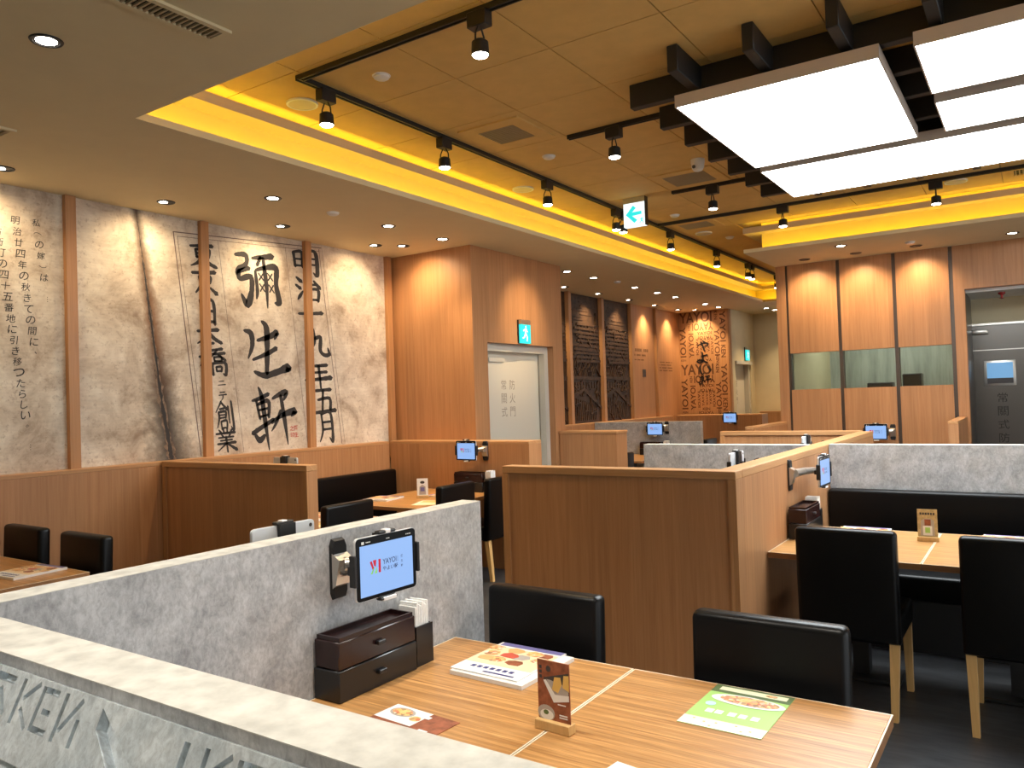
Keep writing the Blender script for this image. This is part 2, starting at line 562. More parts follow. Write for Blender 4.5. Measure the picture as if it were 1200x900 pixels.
mb = MB()
for i, ch in enumerate('常關式防火門'):
    put_text(mb, ch, (-.354, DY - .003, 1.39 - i * .158), (1, 0, 0), (0, 0, 1), h=.11)
mb.build('lettering', flat('engraved_lettering', (.02, .018, .016), .7), lf)
bx('recess_ceiling', WHITEP, d, -.63, .75, KY + .141, DY, 2.57, 2.6)
sp = thing('fire_sprinkler', 'small red sprinkler head on the ceiling above the steel door', 'sprinkler', (-.30, 10.3, 2.57))
MB().lathe([(0, 0), (.035, 0), (.035, -.02), (.012, -.03), (.012, -.06), (.03, -.065), (0, -.075)], 14).build('head', RED, sp)

# ------------------------------------------------------------------ ceilings
ce = struct(bx('ceiling', GRIDP, None, -4.3, 5.0, 1.9, 16.2, UPC + .004, UPC + .1), 'upper ceiling of square acoustic tiles')
TS = .63
tile = MB()
h = TS / 2 - .0035
tile.prism([(-h, -h, 0), (h, -h, 0), (h, h, 0), (-h, h, 0)], [(-h, -h, .012), (h, -h, .012), (h, h, .012), (-h, h, .012)])
tm = None
gx0, gy0 = -2.088 - 3 * TS, 3.581 - 2 * TS
for i in range(9):
    for j in range(18):
        cx, cy = gx0 + (i + .5) * TS, gy0 + (j + .5) * TS
        if cx < -3.95 or cy < 2.3 or cy > 13.6 or (cx > -2.5 and cy > 8.9) or (cy < 3.9 and cx > .3):
            continue
        if tm is None:
            o = tile.build('ceiling_tile', TILEP, ce)
            tm = o.data
        else:
            o = bpy.data.objects.new('ceiling_tile', tm)
            COL.objects.link(o)
            o.parent = ce
        o.location = (cx, cy, UPC - .008)
LX, NY, FY, KLY = -3.86, 2.31, 13.55, 8.64
lc = MB()
LT = LOW + .012
def slab(x0, x1, y0, y1):
    lc.box(x0, x1, y0, y1, LOW, LT)
slab(WX - .012, LX, -3.1, 15.7)
slab(LX, 5.0, -3.1, NY)
slab(LX, KX, FY, 15.7)
slab(KX, 5.0, KLY, KY)
# upstand lips round the opening
lip = .04
lc.box(LX - .012, LX, NY, FY, LT, LOW + lip)
lc.box(LX, 5.0, NY - .012, NY, LT, LOW + lip)
lc.box(LX, KX, FY, FY + .012, LT, LOW + lip)
lc.box(KX, 5.0, KLY, KLY + .012, LT, LOW + lip)
lc.box(KX, KX + .012, KLY + .012, KY, LT, LOW + lip)
struct(lc.build('ceiling_lower', LOWP), 'plain lower ceiling round the raised tray')
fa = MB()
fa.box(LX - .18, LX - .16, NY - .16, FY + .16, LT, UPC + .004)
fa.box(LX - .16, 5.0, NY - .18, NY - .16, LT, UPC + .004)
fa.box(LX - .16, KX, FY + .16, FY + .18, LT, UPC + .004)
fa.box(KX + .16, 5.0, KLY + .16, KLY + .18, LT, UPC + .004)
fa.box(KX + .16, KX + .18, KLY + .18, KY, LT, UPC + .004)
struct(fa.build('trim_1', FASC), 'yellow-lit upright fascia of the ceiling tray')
mo = MB()
m0, m1, mt_ = 3.30, 3.314, 3.362
mo.box(LX - .16, LX, NY, FY, m0, m1)
mo.box(LX - .16, 5.0, NY - .16, NY, m0, m1)
mo.box(LX - .16, KX, FY, FY + .16, m0, m1)
mo.box(KX, 5.0, KLY, KLY + .16, m0, m1)
mo.box(KX, KX + .16, KLY + .16, KY, m0, m1)
mo.box(LX - .008, LX, NY, FY, m1, mt_)
mo.box(LX, 5.0, NY - .008, NY, m1, mt_)
mo.box(LX, KX, FY, FY + .008, m1, mt_)
mo.box(KX, 5.0, KLY, KLY + .008, m1, mt_)
mo.box(KX, KX + .008, KLY + .008, KY, m1, mt_)
struct(mo.build('trim_2', MOLD), 'brown moulding shelf running round the ceiling tray')
def strip(label, mat, x0, x1, y0, y1, z):
    tag(bx('led_strip', mat, None, x0, x1, y0, y1, z, z + .008), label, 'led strip', 'hidden yellow cove lights')
strip('yellow led strip in the trough of the left tray edge', COVE, LX - .09, LX - .065, NY, FY, LT)
strip('yellow led strip in the trough of the far tray edge', COVE, LX, KX, FY + .065, FY + .09, LT)
strip('yellow led strip in the trough above the kitchen front', COVE, KX + .1, 4.9, KLY + .065, KLY + .09, LT)
strip('yellow led strip in the trough of the near tray edge', COVE, LX, 4.9, NY - .09, NY - .065, LT)
strip('yellow led strip on the moulding of the left tray edge', GLOW, LX - .055, LX - .03, NY, FY, m1)
strip('yellow led strip on the moulding of the far tray edge', GLOW, LX, KX, FY + .03, FY + .055, m1)
strip('yellow led strip on the moulding above the kitchen front', GLOW, KX + .03, 4.9, KLY + .03, KLY + .055, m1)
strip('yellow led strip on the moulding of the near tray edge', GLOW, LX, 4.9, NY - .055, NY - .03, m1)

# ------------------------------------------------------------------ mural with calligraphy
mu = thing('calligraphy_mural', 'aged parchment mural with brushed black characters along the left wall', 'mural', (WX, 4.0, PT))
mu_inv = Matrix.Translation((-WX, -4.0, -PT))
def on_mural(mb, name, mat, par=None):
    mb.xf(mu_inv)
    return mb.build(name, mat, par or mu)
PY = [1.77, 2.845, 3.91, 5.0, 6.09]
for a, b in zip([-.5] + PY[:-1], PY):
    on_mural(mbox(WX - .012, WX, a, b, 1.0, LOW), 'paper_panel', MURAL)
S = lambda txt: [[tuple(float(k) for k in p.split(',')) for p in st.split()] for st in txt.split('/')]
GLY = {
 '生': '1,83,4 16,78,10 16,56,8 3,32,2/45,102,4 55,90,11 51,50,9 44,6,8/30,66,5 60,74,8 80,83,9 72,70,3/14,30,4 50,42,7 74,53,7/14,8,4 38,1,10 70,8,9 100,17,14 93,10,4',
 '軒': '4,80,4 22,84,7 42,91,7/13,80,6 17,50,6/14,73,4 40,79,8 37,52,6/16,64,4 37,67,4/17,53,4 37,56,4/-3,26,7 20,36,8 48,48,6/21,102,4 26,86,10 28,40,9 30,-4,2/2,24,5 11,14,11 24,22,5/50,83,4 68,90,9 84,93,11 76,80,3/42,42,5 68,54,8 100,61,13 90,52,3/70,88,7 73,50,10 75,3,2/66,62,6 53,42,6 40,28,2',
 '彌': '4,92,5 27,94,9 27,78,7 8,66,8 2,56,5/7,62,7 32,70,7/8,62,7 8,48,7 34,54,9 32,26,9 19,2,12 8,20,3/42,90,4 64,94,7 90,99,11/62,94,6 52,78,5/46,66,5 46,30,7 42,14,3/47,68,4 70,75,7 97,77,11 93,45,9 96,12,12 85,9,3/68,92,6 69,40,8 66,-2,2/53,63,2.4 64,50,2.4/64,63,2.4 53,50,2.4/75,65,2.4 86,52,2.4/86,65,2.4 75,52,2.4/53,43,2.4 64,29,2.4/64,43,2.4 53,29,2.4/75,43,2.4 86,29,2.4/86,43,2.4 75,29,2.4',
 '東': '8,80,6 50,86,8 92,90,10/26,70,7 28,42,7/26,70,6 76,75,9 73,44,8/28,57,5 72,59,5/28,43,6 72,45,6/50,102,6 52,50,10 50,0,4/48,42,8 30,22,9 2,8,3/52,42,6 72,24,11 100,12,9',
 '京': '46,102,5 56,88,12/4,78,7 50,82,9 96,88,11/30,66,7 33,44,7/30,66,6 74,69,9 70,45,8/32,45,6 70,47,6/51,44,9 51,6,10 36,12,3/30,28,8 10,6,4/70,28,6 94,8,12',
 '日': '20,92,8 22,4,9/20,90,7 82,92,10 80,2,10/24,50,8 76,53,8/24,10,8 78,12,8',
 '本': '6,70,7 50,75,9 94,80,11/50,102,7 51,50,10 50,-2,5/48,72,8 30,42,8 0,20,3/52,72,6 72,44,11 102,26,10/32,20,7 68,24,8',
 '橋': '2,66,6 40,74,8/20,100,6 20,0,6/19,64,6 2,34,3/22,60,5 38,46,6/48,90,6 90,97,8/70,92,6 44,64,3/42,76,6 98,82,8/72,76,6 98,56,8/56,66,5 57,51,5/56,66,5 84,67,6 82,51,5/57,52,5 82,53,5/46,43,7 46,2,6/46,43,6 96,46,8 94,4,8 84,8,3/60,31,5 61,15,5/60,31,5 80,32,6 78,15,5/61,16,5 78,17,5',
 'ニ': '22,70,8 78,77,12/8,20,8 94,28,13', 'テ': '22,88,8 78,93,11/6,60,8 96,68,12/54,64,9 48,30,9 24,2,3',
 '創': '38,102,7 2,64,3/38,98,6 66,74,9/24,75,5 50,78,6/17,64,7 17,40,7 2,8,3/17,64,5 57,66,8 54,43,6/18,53,4 52,55,4/18,43,5 53,45,5/26,30,6 27,2,6/26,30,5 58,33,7 56,4,6/27,7,5 55,8,5/73,84,8 74,24,5/94,102,8 95,2,9 80,12,3',
 '業': '40,102,6 42,80,6/60,102,6 58,80,6/18,95,5 28,82,8/84,96,7 72,82,4/2,78,6 98,83,8/28,75,5 36,65,7/72,76,7 64,65,4/12,61,5 88,64,6/20,48,5 80,51,6/4,34,6 96,39,9/50,64,8 51,-2,6/46,34,7 4,4,3/54,34,6 98,6,11',
 '明': '8,88,8 10,28,7/8,88,6 40,91,9 38,30,8/11,60,6 37,62,6/11,33,6 38,35,6/54,96,8 54,40,8 38,0,3/54,96,6 94,99,10 93,4,11 78,12,3/56,69,6 90,71,6/56,44,6 90,46,6',
 '治': '6,92,7 22,78,12/0,62,7 16,50,11/2,4,4 14,22,9 26,40,4/58,100,8 38,68,8 82,72,7/76,86,6 98,60,12/44,48,8 47,2,7/44,48,6 90,51,9 86,4,8/47,8,6 85,10,7',
 '十': '-2,52,8 50,57,9 102,64,13/50,102,8 52,50,11 50,-4,6',
 '九': '2,60,7 40,66,8 68,72,10 62,24,10 78,6,10 100,10,11 96,34,3/40,102,7 38,52,10 0,0,3',
 '年': '30,102,8 4,68,3/26,82,7 92,88,9/24,58,6 88,62,8/24,60,7 24,34,7/-4,30,7 50,34,9 104,40,12/56,84,8 56,-4,5',
 '五': '10,90,8 90,95,10/50,92,8 36,8,8/18,54,6 80,59,10 76,8,9/-4,4,9 50,8,9 104,12,12',
 '月': '26,98,8 27,40,9 2,-2,3/26,98,6 84,101,10 83,2,12 64,12,3/28,68,6 80,70,6/28,42,6 80,44,6',
 'や': '4,56,8 50,76,10 88,72,12 84,50,10 58,42,4/46,104,6 60,86,12/32,90,8 50,40,12 60,-4,8',
 'よ': '54,100,10 55,20,12 30,2,11 8,16,9 34,28,8 92,2,11/56,68,8 92,76,11',
 'い': '10,90,10 12,36,13 30,6,10 42,28,3/74,82,9 96,48,14 90,28,4',
}
def brush(mb, ch, place, w=1.0):
    """variable-width brush strokes; place(x, y) maps 0..100 glyph space to 3-D"""
    for st in S(GLY[ch]):
        P = [Vector((p[0], p[1])) for p in st]
        Wd = [p[2] * w for p in st]
        if len(P) == 2:
            mid = (P[0] + P[1]) / 2
            P = [P[0], mid, P[1]]
            Wd = [Wd[0], (Wd[0] + Wd[1]) / 2 * .92, Wd[1]]
        pts, ws = [], []
        n = len(P)
        for i in range(n - 1):
            p0, p1, p2, p3 = P[max(i - 1, 0)], P[i], P[i + 1], P[min(i + 2, n - 1)]
            for k in range(6):
                t = k / 6
                pts.append(.5 * ((2 * p1) + (p2 - p0) * t + (2 * p0 - 5 * p1 + 4 * p2 - p3) * t * t + (3 * p1 - p0 - 3 * p2 + p3) * t ** 3))
                ws.append(Wd[i] * (1 - t) + Wd[i + 1] * t)
        pts.append(P[-1])
        ws.append(Wd[-1])
        vs = []
        for i, p in enumerate(pts):
            d = (pts[min(i + 1, len(pts) - 1)] - pts[max(i - 1, 0)])
            d = d.normalized() if d.length > 1e-6 else Vector((1, 0))
            nrm = Vector((-d.y, d.x))
            jit = 1 + random.uniform(-.10, .10)
            vs += [place(*(p + nrm * ws[i] * .5 * jit)), place(*(p - nrm * ws[i] * .5 * jit))]
        d0 = (pts[0] - pts[1]).normalized()
        d1 = (pts[-1] - pts[-2]).normalized()
        m = len(pts)
        vs += [place(*(pts[0] + d0 * ws[0] * .5)), place(*(pts[-1] + d1 * ws[-1] * .5))]
        fs = [(2 * i, 2 * i + 1, 2 * i + 3, 2 * i + 2) for i in range(m - 1)]
        fs += [(2 * m, 1, 0), (2 * m - 2, 2 * m - 1, 2 * m + 1)]
        mb.add(vs, fs)
TILT = .108                      # the drawing leans: y grows as z drops
layer = [0]
def glyph_on_mural(ch, y0, y1, z0, z1, w=1.0, mat=None):
    layer[0] += 1
    xx = WX + .0012 + (layer[0] % 5) * .00012
    zc = (z0 + z1) / 2
    def place(a, b):
        z = z0 + (z1 - z0) * b / 100
        return (xx, y0 + (y1 - y0) * a / 100 - (z - zc) * TILT, z)
    mb = MB()
    brush(mb, ch, place, w)
    return on_mural(mb, 'character', mat or INK)
for ch, y0, y1, z0, z1 in (('彌', 4.23, 4.68, 2.44, 2.90), ('生', 4.31, 4.75, 1.83, 2.30), ('軒', 4.36, 4.83, 1.20, 1.72)):
    glyph_on_mural(ch, y0, y1, z0, z1, 1.05 if ch == '軒' else 1.3)
for ch, y0, y1, z0, z1 in (('東', 3.79, 4.03, 2.70, 2.92), ('京', 3.81, 4.04, 2.49, 2.71), ('日', 3.85, 4.04, 2.25, 2.46), ('本', 3.84, 4.06, 2.05, 2.25),
                           ('橋', 3.86, 4.11, 1.83, 2.06), ('ニ', 4.02, 4.10, 1.74, 1.80), ('テ', 4.03, 4.11, 1.62, 1.70), ('創', 4.0, 4.17, 1.38, 1.61), ('業', 4.0, 4.19, 1.20, 1.39)):
    glyph_on_mural(ch, y0, y1, z0, z1, 1.55)
for ch, y0, y1, z0, z1 in (('明', 4.84, 5.15, 2.78, 3.0), ('治', 4.88, 5.17, 2.53, 2.76), ('十', 4.91, 5.18, 2.31, 2.50), ('九', 4.97, 5.25, 2.02, 2.27),
                           ('年', 4.97, 5.26, 1.72, 1.97), ('五', 5.06, 5.30, 1.48, 1.72), ('月', 5.10, 5.30, 1.22, 1.48)):
    glyph_on_mural(ch, y0, y1, z0, z1, 1.55)
def ink_line(p, q, w, name='ruled_line', mat=INKT):
    d = Vector((q[0] - p[0], q[1] - p[1])).normalized()
    n = Vector((-d.y, d.x)) * w / 2
    a, b = Vector(p), Vector(q)
    pts = [(WX + .0004, *(k)) for k in ((a + n), (b + n), (b - n), (a - n))]
    on_mural(MB().poly(pts, (.0006, 0, 0)), name, mat)
ink_line((3.656, 2.965), (3.855, 1.18), .008)
ink_line((3.69, 2.935), (3.893, 1.18), .004)
ink_line((4.06, 2.96), (4.265, 1.18), .003)
ink_line((4.765, 3.005), (4.969, 1.18), .003)
ink_line((5.165, 3.04), (5.395, 1.18), .006)
ink_line((5.205, 3.05), (5.435, 1.18), .003)
ink_line((3.652, 2.965), (5.20, 3.055), .008)
ink_line((3.69, 2.935), (5.165, 3.02), .004)
# scorched tear
cr = [(3.349, 3.085, .016), (3.383, 2.80, .02), (3.423, 2.479, .03), (3.457, 2.188, .035), (3.492, 1.894, .05), (3.527, 1.597, .07), (3.576, 1.298, .09), (3.601, 1.16, .10)]
def tear(scale, x, name, mat, jit):
    pts = []
    for i in range(len(cr) - 1):
        for k in range(8):
            t = k / 8
            pts.append([cr[i][j] * (1 - t) + cr[i + 1][j] * t for j in range(3)])
    L_, R_ = [], []
    for y, z, w in pts:
        L_.append((x, y - w * scale * random.uniform(.3, 1) * jit, z))
        R_.append((x, y + w * scale * random.uniform(.3, 1) * jit, z))
    mb = MB()
    n = len(pts)
    mb.add(L_ + R_, [(i, i + 1, n + i + 1, n + i) for i in range(n - 1)])
    on_mural(mb, name, mat)
tear(.62, WX + .0008, 'scorched_tear', SOOT, 1)
tear(.24, WX + .0015, 'tear_core', INK, 1)
# red seal
mb = MB()
for j, col in enumerate(('之印', '彌生')):
    for i, ch in enumerate(col):
        put_text(mb, ch, (WX + .001, 4.785 + j * .045 + i * .005, 1.36 - i * .06), (0, 1, 0), (0, 0, 1), h=.045, bold=.02)
on_mural(mb, 'seal', SEAL)
# small handwriting on the left panels
for body, y0, z0, dz, sz in (('私（の嫁）は　…', 2.632, 2.862, .074, .05), ('明治廿四年の秋きての間に、', 2.503, 2.857, .0735, .055),
                             ('右衛町の四十五番地に引き移ったらしい。　…', 2.39, 2.77, .0715, .055)):
    for i, ch in enumerate(body):
        if ch == '　':
            continue
        mb = MB()
        z = z0 - i * dz
        rot = -math.pi / 2 if ch in '（）…' else 0
        put_text(mb, ch, (WX + .001, y0 + (z0 - z) * .125, z), (0, 1, 0), (0, 0, 1), w=sz * .7 if ch == '…' else None, h=None if ch == '…' else sz * (.3 if ch in '、。' else 1), rot=rot, bold=.004, shear=.12)
        on_mural(mb, 'handwritten_character', INK)
for i, y in enumerate(PY):
    struct(bx('trim_%d' % (i + 3), WOODT, None, WX - .005, WX + .042, y - .036, y + .036, 1.0, LOW), 'slim oak post in front of the calligraphy mural')

# wainscot and low walls
def low_wall(name, label, x0, x1, y0, y1, top=PT, cap='x', over=.008, mat=WOOD):
    e = sempty(name, label)
    bx('body', mat, e, x0, x1, y0, y1, 0, top - .028)
    bx('cap', CAPX if cap == 'x' else CAPY, e, x0 - over, x1 + over, y0 - over, y1 + over, top - .028, top, .003, 1)
    return e
low_wall('baseboard_left', 'oak wainscot below the calligraphy mural', WX, -5.5, -1.0, 5.93, 1.172, 'y', 0)
low_wall('baseboard_closet', 'oak low wall in front of the timber closet', -5.495, -3.82, 5.94, 6.15, PT, 'x', 0)
low_wall('baseboard_door', 'short oak low wall beyond the fire door', -4.56, -3.84, 7.74, 8.0, PT, 'x')
low_wall('baseboard_far', 'oak wainscot below the carved timber panels', WX, -5.5, 8.0, 13.4, 1.172, 'y', 0)
low_wall('baseboard_end', 'oak low wall below the word panel', -5.5, -3.95, 13.55, 13.9, 1.172, 'x', 0)
low_wall('baseboard_niche', 'oak low wall in the beige niche', -4.5, -2.66, 15.3, 15.5, 1.172, 'x', 0)

# carved relief panels on the far wall
def relief(y0, y1, label, seed):
    rnd = random.Random(seed)
    w = y1 - y0
    t = thing('carved_panel', label, 'carved panel', (WX + .01, (y0 + y1) / 2, 1.172), 0, 'carved timber panels on the far wall')
    H = LOW - 1.172 - .005
    bx('board', RELIEF, t, -.02, .0, -w / 2, w / 2, 0, H)
    sky, roof, hatch = MB(), MB(), MB()
    z = H * .80
    while z < H - .03:
        a = rnd.uniform(-.48, -.1) * w
        sky.box(-.002, .008, a, min(w * .48, a + rnd.uniform(.3, .7) * w), z, z + .012)
        z += rnd.uniform(.03, .06)
    def quad(mb, pts, th):
        mb.poly([(-.002, a * w, b * H) for a, b in pts], (th, 0, 0))
    for k in range(9):           # stacked eaves and house fronts
        zz = .76 - k * .032
        a = rnd.uniform(-.48, -.25)
        quad(roof, [(a, zz), (.46, zz - rnd.uniform(0, .02)), (.48, zz + .012), (a + .02, zz + .02)], .02)
        for q in range(8):
            yy = a + (q + .5) * (.9 / 8)
            if rnd.random() < .7 and yy < .43:
                quad(roof, [(yy, zz - .018), (yy + .035, zz - .018), (yy + .035, zz - .002), (yy, zz - .002)], .012)
    for q in range(13):          # sloping roof ribs
        a = -.46 + q * .058
        quad(hatch, [(a, .36), (a + .018, .36), (a + .13 + .018, .47), (a + .13, .47)], .016)
    quad(roof, [(-.47, .345), (.47, .33), (.47, .36), (-.47, .365)], .024)
    quad(roof, [(-.3, .47), (.48, .475), (.48, .495), (-.3, .49)], .024)
    for q in range(10):
        a = -.45 + q * .09
        quad(roof, [(a, .27), (a + .05, .27), (a + .05, .32), (a, .32)], .014)
    for q in range(12):          # street lines towards the bottom
        a = -.48 + q * .068
        quad(hatch, [(a, .02), (a + .02, .02), (a + .10, .20 - .006 * q), (a + .08, .20 - .006 * q)], .014)
    quad(roof, [(-.48, .19), (-.1, .25), (.48, .10), (.48, .125), (-.08, .275), (-.48, .215)], .022)
    for q in range(70):          # loose carved strokes: boats, beams, figures
        a, b_ = rnd.uniform(-.46, .40), rnd.uniform(.03, .78)
        l_, an = rnd.uniform(.05, .22), rnd.choice((0, .2, .9, -.8, 1.57))
        dx_, dz_ = math.cos(an) * l_, math.sin(an) * l_ * w / H
        if abs(a + dx_) < .47:
            t_ = .010
            quad(hatch, [(a, b_), (a + dx_, b_ + dz_), (a + dx_ - math.sin(an) * t_ * 1.6, b_ + dz_ + math.cos(an) * t_ * .8), (a - math.sin(an) * t_ * 1.6, b_ + math.cos(an) * t_ * .8)], rnd.uniform(.012, .03))
    for q in range(22):          # tree clumps
        cy, cz, r = rnd.uniform(-.44, .1), rnd.uniform(.2, .31), rnd.uniform(.012, .026)
        hatch.poly([(-.002, cy * w + r * math.cos(2 * math.pi * i / 7), cz * H + r * math.sin(2 * math.pi * i / 7)) for i in range(7)], (rnd.uniform(.01, .028), 0, 0))
    for mb_, n_ in ((sky, 'sky_carving'), (roof, 'house_carving'), (hatch, 'line_carving')):
        mb_.build(n_, RELIEF, t)['kind'] = 'stuff'
RP = [9.84, 10.87, 11.92, 12.94]
relief(8.85, 9.795, 'sliver of dark carved panel at the closet corner', 3)
relief(9.885, 10.825, 'dark carved townscape panel next to the closet corner', 4)
relief(10.915, 11.875, 'dark carved townscape panel beside the plain oak panels', 5)
for i, y in enumerate(RP):
    struct(bx('trim_%d' % (i + 9), WOODT, None, WX - .005, WX + .07, y - .04, y + .04, 1.0, LOW), 'oak post between the panels of the far wall')
for i, (a, b) in enumerate(((11.97, 12.89), (12.99, 14.08))):
    o = struct(bx('trim_%d' % (i + 14), WOOD, None, WX - .01, WX + .02, a, b, 1.0, LOW), 'plain oak panel on the far wall')
    mb = MB()
    if i == 0:
        for k, (ww, hh) in enumerate(((.62, .05), (.50, .03), (.45, .02))):
            n = 9 + 3 * k
            for q in range(n):
                if (q * 7 + k) % 5:
                    mb.box(WX + .02, WX + .022, a + .06 + ww * q / n, a + .06 + ww * (q + .7) / n, 2.30 - k * .075, 2.30 - k * .075 + hh)
        mb.build('faint_lettering', flat('faint_brown_print', (.20, .09, .03), .6), o)
        e = MB()
        e.box(WX + .02, WX + .024, a + .40, a + .53, 1.87, 2.0)
        e.build('dark_emblem', DARKP, o)
    else:
        for k in range(4):
            for q in range(14):
                if (q * 5 + k) % 6:
                    mb.box(WX + .02, WX + .022, a + .10 + .6 * q / 14, a + .10 + .6 * (q + .75) / 14, 2.13 - k * .05, 2.15 - k * .05)
        mb.build('faint_lettering', MATS['faint_brown_print'], o)

# word panel on the end wall
wp = thing('word_panel', 'oak panel covered in carved dark capitals with brushed black signs', 'wall panel', (-5.13, YW, 1.172))
PW, PH = .95, LOW - 1.172 - .004
bx('board', WOODT, wp, -PW / 2, PW / 2, -.02, 0, 0, PH)
WORDI = flat('burnt_brown_lettering', (.12, .045, .016), .6)
def word(body, u, v, w, h, rot=0):
    """u, v from the top-left of the panel, w runs along the word"""
    mb = MB()
    put_text(mb, body, (-PW / 2 + u * PW, -.0212, PH - v * PH), (1, 0, 0), (0, 0, 1), w=w, h=h, rot=R(rot), bold=.022)
    mb.build('word', WORDI, wp)
for base in (0.0, .51):
    word('YAYOI', .36, base + .055, .66 * PW, .105 * PH)
    word('KEN', .77, base + .05, .085 * PH, .06, -90)
    word('YAYOI', .90, base + .16, .30 * PH, .11, -90)
    word('KEN', .90, base + .40, .12 * PH, .09, -90)
    word('YAYOI', .50, base + .15, .42 * PW, .075 * PH, 180)
    word('KEN', .23, base + .15, .06 * PH, .05, 90)
    word('YAYOI', .09, base + .29, .30 * PH, .12, -90)
    word('KEN', .09, base + .47, .10, .02 * PH)
    word('YAYOI', .26, base + .33, .24 * PH, .10, 90)
    word('YAYOI', .78, base + .31, .26 * PH, .10, -90)
    word('YAYOI', .53, base + .215, .30 * PW, .032 * PH)
    word('YAYOI', .55, base + .26, .28 * PW, .034 * PH, 180)
    word('YAYOI', .38, base + .34, .17 * PH, .05, -90)
    word('YAYOI', .46, base + .34, .15 * PH, .045, 90)
    word('YAYOI', .54, base + .33, .14 * PH, .04, -90)
    word('YAYOI', .61, base + .33, .14 * PH, .045, 90)
    word('YAYOI', .68, base + .34, .16 * PH, .05, -90)
    word('KEN', .52, base + .44, .14, .026 * PH)
    word('YAYOI', .52, base + .475, .30 * PW, .026 * PH, 180)
    word('KEN', .78, base + .47, .07 * PH, .06, -90)
for ch, u, v in (('や', .50, .338), ('よ', .47, .453), ('い', .52, .571), ('軒', .51, .672)):
    mb = MB()
    def place(a, b, u=u, v=v):
        return (-PW / 2 + u * PW + (a - 50) / 100 * .24 * PW, -.026, PH - v * PH + (b - 50) / 100 * .098 * PH)
    brush(mb, ch, place, 1.45 if ch != '軒' else 1.15)
    mb.build('brushed_sign', BLACKM, wp)

# ------------------------------------------------------------------ booth partitions
def framed(name, label, x0, x1, y0, y1, face, top=PT, group=None):
    """oak partition with a proud frame on one face ('-y')"""
    t = thing(name, label, 'partition', ((x0 + x1) / 2, (y0 + y1) / 2, 0), 0, group)
    hx, hy = (x1 - x0) / 2, (y1 - y0) / 2
    bx('panel', WOOD, t, -hx, hx, -hy + .014, hy, 0, top - .04)
    bx('top_rail', CAPX, t, -hx, hx, -hy, hy, top - .04, top, .003, 1)
    bx('stile', WOODT, t, -hx, -hx + .04, -hy, -hy + .013, 0, top - .04)
    bx('stile', WOODT, t, hx - .04, hx, -hy, -hy + .013, 0, top - .04)
    return t
framed('booth_partition', 'oak framed partition standing behind the near table chairs', -2.56, -1.21, 3.685, 3.79, '-y')
t = thing('booth_partition', 'long oak partition running away beside the right-hand booth', 'partition', (-1.266, 5.55, 0))
bx('panel', WOOD, t, -.056, .056, -1.759, 1.87, 0, PT - .04)
bx('top_rail', CAPY, t, -.056, .056, -1.759, 1.87, PT - .04, PT, .003, 1)
framed('booth_partition', 'oak framed partition reaching out from the mural wainscot', -5.49, -3.90, 3.43, 3.52, '-y')
framed('booth_partition', 'oak partition at the far end of the long partition', -2.6, -1.325, 7.5, 7.6, '-y')
t = thing('booth_partition', 'low oak partition running up to the kitchen corner', 'partition', (-2.62, 9.2, 0))
bx('panel', WOOD, t, -.05, .05, -.68, .67, 0, PT - .03)
bx('top_rail', CAPY, t, -.05, .05, -.68, .67, PT - .03, PT, .003, 1)
t = thing('booth_partition', 'short oak partition in front of the steel door frame', 'partition', (-.70, 9.2, 0))
bx('panel', WOOD, t, -.045, .045, -.5, .67, 0, PT + .0)
bx('top_rail', CAPY, t, -.045, .045, -.5, .67, PT + .0, PT + .03, .003, 1)
def concrete_wall(label, x0, x1, y0, y1, top=PT):
    t = thing('concrete_partition', label, 'partition', ((x0 + x1) / 2, (y0 + y1) / 2, 0))
    hx, hy = (x1 - x0) / 2, (y1 - y0) / 2
    bx('slab', CONC, t, -hx, hx, -hy, hy, 0, top - .0015)
    bx('cap', CAPC, t, -hx, hx, -hy, hy, top - .0015, top)
    return t
P1 = concrete_wall('grey concrete partition with the large tablet, nearest the viewer', -1.845, -1.76, -.5, 2.385)
concrete_wall('grey concrete partition behind the black bench on the right', -1.205, 1.6, 5.66, 5.75)
concrete_wall('grey concrete partition seen over the oak framed partition', -2.54, -1.325, 5.58, 5.67)
concrete_wall('distant grey concrete partition below the oak wall panels', -5.49, -3.86, 10.36, 10.45)
# front ledge with the inclined lettered plate
fl = thing('concrete_partition', 'concrete ledge across the bottom left with a carved lettered plate', 'partition', (-.4, .637, 0))
bx('slab', CONC, fl, -1.355, 1.9, -.05, .05, 0, PT - .0015)
bx('cap', CAPC, fl, -1.355, 1.9, -.05, .05, PT - .0015, PT)
# plate: x along, s down the slope
p0, dn = Vector((0, .578 - .637, 1.160)), Vector((0, -.428, -.904)).normalized()
nr = Vector((1, 0, 0)).cross(dn)
if nr.y > 0:
    nr = -nr
def pp(x, s, d=0.0):
    return tuple(p0 + dn * s + Vector((x + .4, 0, 0)) + nr * d)
plate = MB()
plate.prism([pp(-1.70, 0), pp(.9, 0), pp(.9, .36), pp(-1.70, .36)], [pp(-1.70, 0, -.03), pp(.9, 0, -.03), pp(.9, .36, -.03), pp(-1.70, .36, -.03)])
po = plate.build('lettered_plate', CONCL, fl)
cut = MB()
def groove(a, b, w=.009):
    a, b = Vector(a), Vector(b)
    d = (b - a).normalized()
    n = Vector((-d.y, d.x)) * w / 2
    q = [a + n, b + n, b - n, a - n]
    cut.prism([pp(k.x, k.y, .01) for k in q], [pp(k.x, k.y, -.011) for k in q])
def gpoly(q):
    cut.prism([pp(k[0], k[1], .01) for k in q], [pp(k[0], k[1], -.016) for k in q])
def gK(x, s, h=.063, w=.046):
    groove((x, s), (x, s + h))
    groove((x + w, s), (x + .012, s + h * .42), .008)
    groove((x + .014, s + h * .62), (x + w, s + h), .008)
